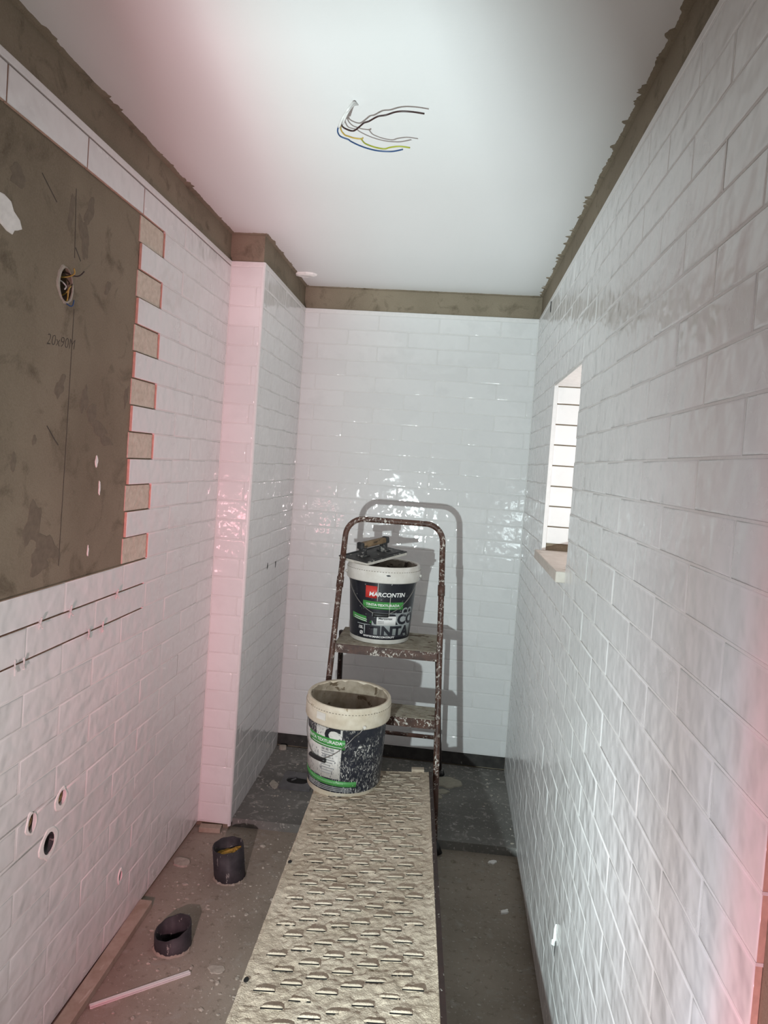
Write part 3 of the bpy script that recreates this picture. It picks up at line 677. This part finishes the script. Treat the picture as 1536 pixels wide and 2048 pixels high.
# rear frame
RL = [(.478, 3.095, .745), (.462, 3.31, .05)]; RR = [(.915, 3.095, .745), (.972, 3.31, .05)]
lerp = lambda P_, t: tuple(P_[0][i]+(P_[1][i]-P_[0][i])*t for i in range(3))
for P_ in (RL, RR):
    b = bmesh.new(); tube(b, [lerp(P_, i/5) for i in range(6)], .012, 12); lpart('rear_leg', b, 'rust_dark', True)
    e = P_[1]; b = bmesh.new(); tube(b, [(e[0]+(.006 if P_ is RR else -.006), e[1]+.004, .0355), (e[0], e[1], .07)], [.021, .015], 12); lpart('rubber_foot', b, 'rubber', True)
t_ = (.745-.238)/(.745-.05)
b = bmesh.new(); tube(b, [lerp(RL, t_), lerp(RR, t_)], .0095, 10); lpart('cross_bar', b, 'rust', True)
b = bmesh.new(); tube(b, [lerp(RL, .03), lerp(RR, .03)], .0095, 10); lpart('cross_bar', b, 'rust_dark', True)
for xs in (XL_, XR_):
    P_ = RL if xs is XL_ else RR
    b = bmesh.new(); tube(b, [(xs(.73), FY(.73), .73), lerp(P_, .04)], .008, 8); lpart('side_brace', b, 'rust_dark', True)

# ---------------------------------------------------------------- perforated steel plank
yw, slp, rol, PW, PLN = .0387, -.0764, .0616, .4316, 2.15
V = Vector((-math.sin(yw)*math.cos(slp), math.cos(yw)*math.cos(slp), math.sin(slp))); R0 = Vector((math.cos(yw), math.sin(yw), 0)); U0 = R0.cross(V)
AX = R0*math.cos(rol) + U0*math.sin(rol); NX = AX.cross(V)
PO = Vector((.9213, 2.7319, .300))
pm = Matrix(((AX.x, V.x, NX.x, PO.x), (AX.y, V.y, NX.y, PO.y), (AX.z, V.z, NX.z, PO.z), (0, 0, 0, 1)))
pk = empty('steel_plank', (0, 0, 0)); pk.matrix_basis = pm
tag(pk, 'long slotted steel scaffold plank caked in beige mortar, leading to the step ladder', 'scaffold plank')
b = bmesh.new(); nu, nv = 110, 520
def ph(u, v):
    e = min(u+PW, -u)
    h = .0034*noise.fractal(Vector((u*16, v*16, 1.3)), .9, 2.1, 5) + .0036*noise.fractal(Vector((u*60, v*60, 7.7)), .7, 2.0, 3)
    return h*(.5+.5*min(1, e/.03)) + (.002 if e < .012 else 0) - .0012
gv = [[b.verts.new((-PW+PW*i/nu, -PLN+PLN*j/nv, ph(-PW+PW*i/nu, -PLN+PLN*j/nv))) for i in range(nu+1)] for j in range(nv+1)]
for j in range(nv):
    for i in range(nu): b.faces.new((gv[j][i], gv[j][i+1], gv[j+1][i+1], gv[j+1][i])).smooth = True
deck = obj('deck', b, 'crust', pk)
for s_, nm in ((-PW, 'side_rail'), (0, 'side_rail')):
    b = bmesh.new(); x0, x1 = (s_-.001, s_+.006) if s_ else (-.003, .010)
    box(b, (x0, -PLN, -.042), (x1, 0, -.0012 if s_ else .004)); fix(b); obj(nm, b, 'rust_dark', pk)
    b = bmesh.new(); rr = random.Random(int(s_*100)+3); prev = None
    for k in range(260):      # crumbly mortar along the edge
        v = -PLN+PLN*k/259; w = .005+.006*abs(noise.noise(Vector((v*30, s_, 2))))+rr.uniform(0, .003); zt2 = .0018+.003*noise.noise(Vector((v*40, s_, 5)))
        sg = 1 if s_ == 0 else -1
        cur = [b.verts.new((s_-sg*w*1.6, v, zt2-.004)), b.verts.new((s_-sg*w*.6, v, zt2+.001)), b.verts.new((s_+sg*.0022, v, zt2-.001)), b.verts.new((s_+sg*(.0022+.0015*rr.random()), v, -.006-w*.9))]
        if prev:
            for q in range(3): b.faces.new((prev[q], prev[q+1], cur[q+1], cur[q]))
        prev = cur
    obj('mortar_edge', fix(b), 'crust', pk)
b = bmesh.new(); box(b, (-PW, -.004, -.042), (0, 0, .0005)); fix(b); obj('end_plate', b, 'crust', pk)
b = bmesh.new(); box(b, (-.072, .0002, -.02), (-.022, .0022, .012)); box(b, (-.072, .0002, .010), (-.022, .022, .012)); fix(b); obj('end_hook', b, 'crust', pk)
b = bmesh.new(); box(b, (-PW+.03, -PLN, -.030), (-.03, 0, -.026)); fix(b); obj('underside', b, 'rust_dark', pk)
# slots: raised lips with a dark slit on the near side
def slot_mesh():
    b = bmesh.new(); L_, w, h, n = .0265, .0036, .0074, 10
    prof = [(-1, 0), (-1, .35), (-.72, .85), (-.1, 1.0), (.55, .75), (1, .0)]
    rows = []
    for i in range(n+1):
        t = -1+2*i/n; e = math.sqrt(max(0, 1-abs(t)**5)); rows.append([b.verts.new((L_*t, w*py*(.35+.65*e), -.003+(h+.003)*pz*e)) for py, pz in prof])
    for u, v in zip(rows, rows[1:]):
        for k in range(len(prof)-1):
            f = b.faces.new((u[k], v[k], v[k+1], u[k+1])); f.material_index = 0; f.smooth = k > 0
    b.faces.new(rows[0][::-1]); b.faces.new(rows[-1])
    # dark slit in front
    x = L_*.9; q = [b.verts.new(c) for c in ((-x, -w-.0036, .0030), (x, -w-.0036, .0030), (x, -w+.0006, .0034), (-x, -w+.0006, .0034))]
    f = b.faces.new(q); f.material_index = 1
    me = bpy.data.meshes.new('slot'); b.to_mesh(me); b.free(); me.materials.append(M['crust']); me.materials.append(M['cavity']); return me
sm_ = slot_mesh(); cnt = 0
rs_ = random.Random(4)
for j in range(-22, 56):
    v = -1.3063+.0243*j
    if not -1.85 < v < -.03: continue
    for i in range(-40, 40):
        u = -.3764+.1328*i+.05312*j
        if -PW+.038 < u < -.042:
            o = obj('slot', sm_, None, pk, Matrix.Translation((u+rs_.gauss(0, .0012), v+rs_.gauss(0, .0012), ph(u, v)*.6+rs_.uniform(-.0030, .0004))) @ Matrix.Rotation(rs_.gauss(0, .02), 4, 'Z')); cnt += 1
for u, v in ((-PW+.008, -.76), (-PW+.008, -1.28)):
    b = bmesh.new(); blob(b, 0, 0, .006, .009, .0008, z0=.0035, n=14, jag=.05, flat=.95); obj('rail_hole', fix(b), 'cavity', pk, Matrix.Translation((u, v, 0)))
# trestle under the near end of the plank
ty = -1.95; tp = pm @ Vector((-PW/2, ty, -.042))
tr = empty('trestle', (tp.x, tp.y, 0)); tag(tr, 'low wooden trestle under the near end of the steel plank', 'trestle')
b = bmesh.new(); tm = Matrix.Rotation(rol*.9, 4, 'Y').inverted(); hz = tp.z-.0265
b = bevel_box((-.26, -.035, -.02), (.26, .035, .02), .003); obj('beam', b, 'batten', tr, Matrix.Translation((0, 0, hz)) @ Matrix.Rotation(-rol, 4, 'Y'))
for x_, dy in ((-.2, -.09), (-.2, .09), (.2, -.09), (.2, .09)):
    b = bmesh.new(); m_ = hz-.02+math.copysign(.2*math.sin(rol), x_)
    tube(b, [(x_, dy, 0), (x_, dy*.2, m_)], .018, 4); obj('leg', b, 'batten', tr)

# ---------------------------------------------------------------- buckets
class Pail:
    def __init__(s, r0, r1, h): s.r0, s.r1, s.h = r0, r1, h
    def r(s, z): return s.r0+(s.r1-s.r0)*z/s.h
    def at(s, a, z, off=0): r = s.r(z)+off; return Vector((r*math.sin(a), -r*math.cos(a), z))
    def patch(s, name, mat, parent, a0, a1, z0, z1, off=.0008, skew=0):
        b = bmesh.new(); n = max(3, int(abs(a1-a0)/.05)); prev = None
        for i in range(n+1):
            t = i/n; a = a0+(a1-a0)*t; dz = skew*(t-.5)
            cur = [b.verts.new(s.at(a, z0+dz, off)), b.verts.new(s.at(a, z1+dz, off)), b.verts.new(s.at(a, z1+dz, .0001)), b.verts.new(s.at(a, z0+dz, .0001))]
            if prev:
                for k in range(4): b.faces.new((prev[k], cur[k], cur[(k+1) % 4], prev[(k+1) % 4]))
            prev = cur
        return obj(name, fix(b), mat, parent, None, True)
    def text(s, name, txt, size, a, z, mat, parent, off=.0013, shear=0, bold=0, skew=0, sx_=1, space=1.0):
        bm = text_geo(txt, size, shear, bold, space=space)
        for v in bm.verts:
            x, y = v.co.x*sx_, v.co.y; v.co = s.at(a+x/s.r(z), z+y+skew*x, off)
        return obj(name, bm, mat, parent)
def pail_base(e, P_, n, body_mat, collar_mat, inner_mat, label_mat, collar_z, collar_r, lab0, seed):
    h = P_.h
    obj('body', lathe([(P_.r0-.006, 0), (P_.r0, .004), (P_.r(collar_z), collar_z), (P_.r1, h-.004), (P_.r1-.003, h), (P_.r1-.005, h-.004), (P_.r0-.004, .006), (0, .006)], 64), body_mat, e, None, True)
    obj('base_disc', lathe([(0, .0), (P_.r0-.006, 0), (P_.r0-.006, .005), (0, .005)], 48), body_mat, e)
    prof = [(P_.r(collar_z)-.001, collar_z), (collar_r-.002, collar_z+.001), (collar_r, collar_z+.006), (collar_r+.0005, h-.022), (collar_r-.001, h-.014), (collar_r-.004, h-.012), (collar_r-.003, h-.003), (collar_r-.006, h+.001), (P_.r1-.002, h)]
    collar = obj('collar', lathe(prof, 64), collar_mat, e, None, True)
    rr = random.Random(seed); b = bmesh.new(); N = 72; prev = None; first = None
    for i in range(N):          # uneven dried residue lining the inside
        a = i*2*PI/N; top = h-.004-.014*abs(noise.noise(Vector((math.cos(a)*2, math.sin(a)*2, seed)))) + rr.uniform(-.003, .003)
        zs = [.03, .10, .18, .25, top]; cur = []
        for z in zs:
            r_ = P_.r(z)-.0065-.004*abs(noise.noise(Vector((math.cos(a)*4, math.sin(a)*4, z*20+seed)))); cur.append(b.verts.new((r_*math.cos(a), r_*math.sin(a), z)))
        cur.append(b.verts.new(((P_.r1-.0045)*math.cos(a), (P_.r1-.0045)*math.sin(a), top+.001)))
        if prev:
            for k in range(5): b.faces.new((prev[k], prev[k+1], cur[k+1], cur[k]))
        else: first = cur
        prev = cur
    for k in range(5): b.faces.new((prev[k], prev[k+1], first[k+1], first[k]))
    b.faces.new([v for v in b.verts if abs(v.co.z-.03) < 1e-6]); obj('inner_residue', fix(b), inner_mat, e, None, True)
    sl_ = lathe([(P_.r(lab0)+.0006, lab0), (P_.r(collar_z)+.0006, collar_z-.0005)], 64); sleeve = obj('label_sleeve', sl_, label_mat, e, None, True)
    b = bmesh.new(); nn = 84    # dashed tear line around the collar
    for i in range(nn):
        a0 = i*2*PI/nn; m_ = Matrix.Rotation(a0, 4, 'Z'); box(b, (-.0032, -collar_r-.0004, h-.0205), (.0032, -collar_r+.003, h-.0185), mat=m_)
    obj('tear_line', fix(b), 'stain', collar); return sleeve, collar
def bail(e, P_, collar_r, zpiv, a_piv, drop_dir, sag, grip_len, wire_r=.0017):
    """wire handle hanging on the front of the pail, with a plastic grip in its middle"""
    pts = []; R_ = collar_r+.004
    for i in range(25):
        t = -1+2*i/24; a = drop_dir+t*a_piv
        z = zpiv - sag*(1-abs(t)**1.7)
        rr2 = max(P_.r(z), 0)+.006 if z < zpiv-.02 else R_
        pts.append(P_.at(a, z, rr2-P_.r(z)))
    b = bmesh.new(); tube(b, smooth_path(pts, 2), wire_r, 7); hb = obj('bail_wire', b, 'wire', e, None, True)
    mid = [P_.at(drop_dir+t*grip_len/2/P_.r(zpiv-sag), zpiv-sag, .009) for t in [-1+.25*k for k in range(9)]]
    b = bmesh.new(); tube(b, mid, .0078, 12); g = obj('grip', b, 'grip', hb, None, True)
    for t in (-1, 1):
        c = P_.at(drop_dir+t*a_piv, zpiv, 0); b = bmesh.new(); a = drop_dir+t*a_piv; nrm = Vector((math.sin(a), -math.cos(a), 0))
        tube(b, [c, c+nrm*.02], .006, 10); obj('bail_ear', b, 'white_plastic', e)
# bucket on the plank
P1 = Pail(.139, .151, .345); C1 = pm @ Vector((0, 0, 0)); bx, by = .593, 2.590
vloc = pm.inverted() @ Vector((bx, by, .3)); bz = (pm @ Vector((vloc.x, vloc.y, .0))).z
b1 = empty('paint_bucket', (bx, by, bz+.0035), (.030, .008, 0))
tag(b1, 'cream-collared bucket with scratched navy label standing on the slotted plank', 'bucket')
S1, K1 = pail_base(b1, P1, 'a', 'cream_plastic', 'cream_plastic', 'residue', 'label_worn', .268, .1615, .024, 3)
P1.patch('label_panel', 'print_worn', S1, -1.5, .02, .075, .262, .0010)
P1.patch('green_band', 'green', S1, -1.05, .10, .190, .226, .0014, -.002)
P1.text('print', 'TINTA TEXTURADA', .017, -.52, .206, 'white_print', S1, .0019, 0, .0003, 0, 1.05)
P1.patch('white_line', 'white_print', S1, -.9, .02, .1955, .1975, .0019, -.002)
P1.patch('worn_print', 'label_worn', S1, -1.5, -.72, .226, .264, .0014)
P1.text('big_letters', 'C', .075, -.24, .212, 'ink', S1, .0013, 0, .003, 0, 1.2)
P1.patch('info_panel', 'print_worn', S1, -.60, -.06, .080, .182, .0013)
for i in range(9):
    P1.patch('small_print', 'grey_print', S1, -.52, -.14-.05*(i % 3), .170-.0098*i, .174-.0098*i, .0017)
for a0 in (-.52, -.40, -.26): P1.patch('pictogram', 'grey_print', S1, a0, a0+.09, .178, .187, .0017)
P1.patch('green_strip', 'green_worn', S1, -1.35, .46, .050, .070, .0014, -.004)
P1.text('print', 'TINTA TEXTURADA PARA EXTERIOR', .008, -.35, .058, 'ghost', S1, .0019)
for i in range(3): P1.patch('small_print', 'grey_print', S1, -1.0, .35, .042-.006*i, .0445-.006*i, .0014)
b = bmesh.new(); box(b, (-.020, -.0012, -.013), (.020, .0012, .013)); fix(b); obj('collar_sticker', b, 'white_plastic', K1, Matrix.Translation(Vector((math.sin(-.52)*.1625, -math.cos(-.52)*.1625, .305))) @ Matrix.Rotation(-.52, 4, 'Z'))
bail(b1, P1, .1615, .282, 1.12, -.62, .142, .075)
# bucket on the ladder
P2 = Pail(.129, .150, .330)
b2 = empty('paint_bucket', (.659, 2.995, .7605), (0, 0, 0))
tag(b2, 'white-collared bucket with black and green printed label on top of the step ladder', 'bucket')
S2, K2 = pail_base(b2, P2, 'b', 'white_plastic', 'white_plastic', 'residue_dark', 'label', .262, .160, .020, 9)
P2.patch('red_square', 'red', S2, -.42, -.07, .196, .247, .0012)
P2.text('brand_name', 'MARCONTIN', .0245, .25, .205, 'white_print', S2, .0019, .12, .0007, 0, 1.08)
P2.patch('green_band', 'green', S2, -.50, .80, .150, .182, .0012, -.001)
P2.text('print', 'TINTA TEXTURADA', .0145, .13, .163, 'white_print', S2, .0018, 0, .0003, 0, 1.12)
P2.patch('white_line', 'white_print', S2, -.38, .70, .1555, .157, .0018, -.001)
P2.patch('silver_panel', 'silver', S2, -.18, 1.25, .034, .135, .0011)
P2.text('big_letters', 'MARCO', .060, .50, .088, 'ink', S2, .0016, 0, .0028, 0, 1.1)
P2.text('big_letters', 'TINTA', .060, .42, .036, 'ink', S2, .0016, 0, .0028, 0, 1.1)
P2.text('big_letters', 'CO', .045, 1.02, .125, 'silver', S2, .0016, 0, .0015)
P2.patch('dark_band', 'ink', S2, -.62, .95, .024, .040, .0019)
P2.text('web_address', 'WWW.MARCONTIN.PT', .0115, .06, .028, 'white_print', S2, .0023, .1, .0003, 0, 1.1)
P2.patch('white_sticker', 'white_print', S2, -.03, .58, .083, .122, .0021)
P2.text('print', 'Marcomax', .0135, .24, .1075, 'ink', S2, .0026, 0, .0004)
for i in range(3): P2.patch('small_print', 'grey_print', S2, .0, .20, .099-.004*i, .101-.004*i, .0026)
P2.patch('green_strip', 'green', S2, -.95, -.20, .093, .117, .0012, -.010)
for i in range(2): P2.patch('white_line', 'white_print', S2, -.85, -.34, .104-.008*i, .1065-.008*i, .0018, -.008)
P2.text('print', '15L', .0165, -.56, .060, 'white_print', S2, .0018, .1, .0006)
P2.patch('silver_stripe', 'silver', S2, -.70, -.22, .078, .0815, .0013, .0); P2.patch('silver_stripe', 'silver', S2, -.44, -.40, .040, .080, .0013)
P2.text('print', 'Ø', .020, -.53, .036, 'white_print', S2, .0022, 0, .0006)
for a0, z0, z1, w in ((-.05, .185, .262, .016), (.33, .120, .21, .012)):   # dripped white paint
    P2.patch('paint_drip', 'white_plastic', S2, a0, a0+w, z0, z1, .0032)
b = bmesh.new(); blob(b, 0, 0, .010, .003, .0012, seed=7, jag=.5); obj('dark_mark', fix(b), 'ink', K2, Matrix.Translation((math.sin(.22)*.161, -math.cos(.22)*.161, .297)) @ Matrix.Rotation(.22, 4, 'Z') @ Matrix.Rotation(PI/2, 4, 'X'))
bail(b2, P2, .160, .285, 1.42, .08, .158, .06)

# ---------------------------------------------------------------- grout float on the upper bucket
gl = empty('grout_float', (.607, 3.008, 1.121)); d1 = Vector((.60, .80, 0)).normalized()
gl.rotation_euler = (Matrix.Rotation(math.atan2(d1.y, d1.x), 4, 'Z') @ Matrix.Rotation(-.13, 4, 'Y') @ Matrix.Rotation(.035, 4, 'X')).to_euler()
tag(gl, 'black grout float with worn wooden grip lying across the upper bucket', 'grout float')
LX, LYh = .130, .085
obj('plate', bevel_box((-LX, -LYh, -.002), (LX, LYh, .003), .001), 'rubber', gl)
b = bmesh.new(); nx, ny = 18, 12
gv = [[b.verts.new((-LX*.985+2*LX*.985*i/nx, -LYh*.985+2*LYh*.985*j/ny, -.013+.0012*noise.noise(Vector((i*.6, j*.6, 3))))) for i in range(nx+1)] for j in range(ny+1)]
for j in range(ny):
    for i in range(nx): b.faces.new((gv[j][i], gv[j+1][i], gv[j+1][i+1], gv[j][i+1]))
ring = [gv[0][i] for i in range(nx+1)]+[gv[j][nx] for j in range(1, ny+1)]+[gv[ny][i] for i in range(nx-1, -1, -1)]+[gv[j][0] for j in range(ny-1, 0, -1)]
tp_ = [b.verts.new((v.co.x, v.co.y, -.0022)) for v in ring]
for i in range(len(ring)): b.faces.new((ring[i], tp_[i], tp_[(i+1) % len(ring)], ring[(i+1) % len(ring)]))
b.faces.new(tp_); obj('foam_pad', fix(b), 'foam', gl)
hg = obj('handle_grip', bevel_box((-.074, -.015, .038), (.074, .015, .064), .009, 3), 'wood', gl)
for q in (-1, 1):
    obj('edge_rib', bevel_box((-LX+.01, q*(LYh-.016)-.003, .003), (LX-.01, q*(LYh-.016)+.003, .006), .001), 'rubber', gl)
    obj('handle_post', bevel_box((q*.066-.013, -.014, .003), (q*.066+.013, .014, .044), .004, 2), 'rubber', gl)
    obj('post_foot', bevel_box((q*.066-.022, -.026, .003), (q*.066+.022, .026, .010), .003), 'rubber', gl)
    obj('grip_end', bevel_box((q*.080-.010, -.0165, .036), (q*.080+.010, .0165, .066), .006, 2), 'rubber', hg)


# ---------------------------------------------------------------- floor pipes, drain, battens, offcuts
def cut_floor(x, y, r):
    bm = bmesh.new(); bmesh.ops.create_cone(bm, cap_ends=True, segments=32, radius1=r, radius2=r, depth=.18)
    me = bpy.data.meshes.new('cutter'); bm.to_mesh(me); bm.free(); c = bpy.data.objects.new('cutter', me); COL.objects.link(c); c.location = (x, y, 0); bpy.context.view_layer.update()
    m = floor.modifiers.new('b', 'BOOLEAN'); m.operation = 'DIFFERENCE'; m.object = c; m.solver = 'EXACT'
    nm = bpy.data.meshes.new_from_object(floor.evaluated_get(bpy.context.evaluated_depsgraph_get())); floor.modifiers.clear(); floor.data = nm; bpy.data.objects.remove(c)
def floor_pipe(name, label, x, y, r, hl, hr, lean, fill=None):
    e = empty(name, (x, y, 0)); tag(e, label, 'drain pipe'); n = 40; b = bmesh.new(); lv = []
    for rr2, top in ((r, 0), (r, 1), (r-.004, 1), (r-.004, 0)):
        ring = []
        for k in range(n):
            a = k*2*PI/n; z = -.07 if not top else (hl+hr)/2+(hr-hl)/2*math.cos(a-.5)+.0012*math.sin(9*a)
            ring.append(b.verts.new((rr2*math.cos(a)+lean[0]*z, rr2*math.sin(a)+lean[1]*z, z)))
        lv.append(ring)
    for u, v in zip(lv, lv[1:]+lv[:1]):
        for k in range(n): b.faces.new((u[k], u[(k+1) % n], v[(k+1) % n], v[k])).smooth = True
    obj('pipe_wall', fix(b), 'pvc', e); cut_floor(x, y, r-.002)
    obj('pipe_bottom', lathe([(0, -.072), (r-.004, -.072), (r-.004, -.066), (0, -.066)], 24), 'cavity', e)
    b = bmesh.new(); m_ = 60; prev = None; f0 = None; rr = random.Random(int(x*1000))
    for k in range(m_):       # mortar collar where the pipe leaves the screed
        a = k*2*PI/m_; w = .003+.007*abs(noise.noise(Vector((math.cos(a)*3, math.sin(a)*3, x*9)))); hgt = .004+.012*abs(noise.noise(Vector((math.cos(a)*4, math.sin(a)*4, x*5))))
        cur = [b.verts.new(((r+w)*math.cos(a), (r+w)*math.sin(a), 0.0003)), b.verts.new(((r+.0008)*math.cos(a), (r+.0008)*math.sin(a), hgt))]
        if prev: b.faces.new((prev[0], cur[0], cur[1], prev[1]))
        else: f0 = cur
        prev = cur
    b.faces.new((prev[0], f0[0], f0[1], prev[1])); obj('mortar_collar', b, 'floor', e)
    if fill:
        b = bmesh.new(); nn = 26; top = b.verts.new((.008, .012, fill+.008)); rg = []
        for s in (1, .6):
            rg.append([b.verts.new(((r-.006)*s*math.cos(k*2*PI/nn)+lean[0]*fill, (r-.006)*s*math.sin(k*2*PI/nn), fill*(1 if s == 1 else 1.05)+rr.uniform(-.003, .006)-.02*(math.cos(k*2*PI/nn+.6) < -.2))) for k in range(nn)])
        for k in range(nn): b.faces.new((rg[0][k], rg[0][(k+1) % nn], rg[1][(k+1) % nn], rg[1][k])); b.faces.new((rg[1][k], rg[1][(k+1) % nn], top))
        obj('expanding_foam', fix(b), 'foam_orange', e)
    return e
floor_pipe('drain_pipe', 'tall dark grey drain pipe stub with orange foam inside, near the column', .232, 2.375, .0555, .107, .118, (-.12, 0), .092)
floor_pipe('drain_pipe', 'short empty black drain pipe stub with slanting rim beside the white plastic strip', .172, 2.003, .0555, .040, .070, (-.05, 0))
dr = empty('floor_drain', (.325, 3.07, .035)); tag(dr, 'square grey floor drain with oval black opening behind the bucket', 'floor drain')
def oval_plate(hw, hh, ow, oh, z0, z1, n=40):
    b = bmesh.new(); lv = []
    for z in (z0, z1):
        out, inn = [], []
        for k in range(n):
            a = k*2*PI/n; c, s = math.cos(a), math.sin(a); m_ = max(abs(c), abs(s)); out.append(b.verts.new((hw*c/m_, hh*s/m_, z)))
            px = max(-(ow-oh), min(ow-oh, ow*c)); inn.append(b.verts.new((px+oh*c, oh*s, z)))
        lv.append((out, inn))
    (o0, i0), (o1, i1) = lv
    for k in range(n):
        j = (k+1) % n
        b.faces.new((o1[k], o1[j], i1[j], i1[k])); b.faces.new((o0[k], i0[k], i0[j], o0[j])); b.faces.new((o0[k], o0[j], o1[j], o1[k])); b.faces.new((i0[k], i1[k], i1[j], i0[j]))
    return fix(b)
obj('drain_plate', oval_plate(.072, .082, .05, .034, .0001, .009), 'drain', dr)
b = bmesh.new(); blob(b, 0, 0, .068, .034, .0016, z0=.0003, n=24, jag=.02, flat=.97); obj('drain_opening', fix(b), 'cavity', dr)
b = bmesh.new(); tube(b, [(-.03, .005, .002), (-.01, .018, .008)], .004, 8); obj('drain_clip', b, 'drain', dr)
bt = obj('wooden_batten', bevel_box((-.021, -.62, -.0125), (.021, .62, .0125), .002), 'batten'); bt.location = (.0215, 1.535, .0125); bt.rotation_euler = (0, 0, .008)
tag(bt, 'mortar-stained wooden batten lying along the foot of the left wall', 'batten')
wg = obj('wedge_block', bevel_box((-.043, -.018, 0), (.043, .018, .020), .002), 'batten'); wg.location = (.063, 2.648, 0); wg.rotation_euler = (0, 0, .1)
tag(wg, 'small wooden block on the floor under the front of the column', 'wood block')
ps = empty('plastic_strip', (.157, 1.817, 0)); tag(ps, 'thin white plastic edging strip lying on the floor in front of the short pipe', 'plastic strip')
ang = math.atan2(.168, .214)
b = bevel_box((-.137, -.0065, .0015), (.137, .0065, .0065), .0012); obj('strip_top', b, 'profile', ps, Matrix.Rotation(ang, 4, 'Z'))
b = bmesh.new(); box(b, (-.137, -.0065, 0), (.137, -.0048, .009)); fix(b); obj('strip_flange', b, 'profile', ps, Matrix.Rotation(ang, 4, 'Z'))

# mortar flakes and crumbs
def flake(x, y, z, rx, ry, h, seed, lab, rot=0, mt_='flake', jag=.28):
    b = bmesh.new(); blob(b, 0, 0, rx, ry, h, n=18, seed=seed, jag=jag, flat=.94)
    o = obj('mortar_flake', fix(b), mt_); o.location = (x, y, z); o.rotation_euler = (0, 0, rot); tag(o, lab, 'mortar flake'); return o
flake(1.017, 3.235, .035, .062, .055, .005, 51, 'largest beige sheet of dried mortar on the floor behind the ladder foot')
flake(.985, 3.135, .035, .036, .022, .004, 52, 'small beige mortar sheet beside the ladder, in front of the largest one', .3)
flake(.963, 3.085, .035, .028, .018, .004, 53, 'thin curled mortar sheet half hidden by the plank edge', -.2)
flake(.228, 3.02, .035, .017, .042, .003, 54, 'pale narrow mortar splash left of the floor drain', .5, 'mortar_lump')
flake(.175, 3.40, .035, .018, .012, .02, 55, 'pale mortar lump at the foot of the far end wall by the column', .4, 'mortar_lump')
flake(.036, 2.415, 0, .032, .028, .006, 56, 'pale round mortar splash against the left wall beside the tall pipe', .4, 'mortar_lump')
flake(1.19, 2.672, 0, .017, .011, .004, 57, 'small white plaster chip below the step of the shower floor', .4, 'plaster_white')
flake(1.212, 2.372, 0, .016, .009, .006, 58, 'torn white chip on the floor between plank and right wall', .6, 'plaster_white', .6)
flake(.335, 1.93, 0, .024, .018, .002, 59, 'flat pale mortar spot on the floor between short pipe and plank', .2, 'mortar_lump')
cb = bmesh.new(); rr = random.Random(12)
def crumb(x, y, z, s, seed): blob(cb, x, y, s*rr.uniform(.6, 1.5), s*rr.uniform(.6, 1.3), s*rr.uniform(.35, .8), z0=z, n=6, seed=seed, jag=.4, flat=.6)
for i in range(900):
    if i < 520: x, y, z = rr.uniform(.05, .52), rr.uniform(1.35, 2.66), .0
    elif i < 640: x, y, z = rr.uniform(.98, 1.27), rr.uniform(1.4, 2.70), .0
    else: x, y, z = rr.uniform(.15, 1.28), rr.uniform(2.76, 3.43), .035
    if z == 0 and ((x-.232)**2+(y-2.375)**2 < .005 or (x-.172)**2+(y-2.003)**2 < .005): continue
    if z == 0 and abs((x-.157)*.168-(y-1.817)*.214)/.272 < .016: continue
    if z == 0 and x < .07 and y < 2.2: continue
    if z > 0 and abs(x-.325) < .08 and abs(y-3.07) < .09: continue
    crumb(x, y, z, abs(rr.gauss(0, .0022))+.0012 if rr.random() < .96 else rr.uniform(.005, .009), i)
tag(obj('mortar_crumbs', fix(cb), 'mortar_lump'), 'scattered pale mortar crumbs on the dusty floor', 'crumbs', kind='stuff')
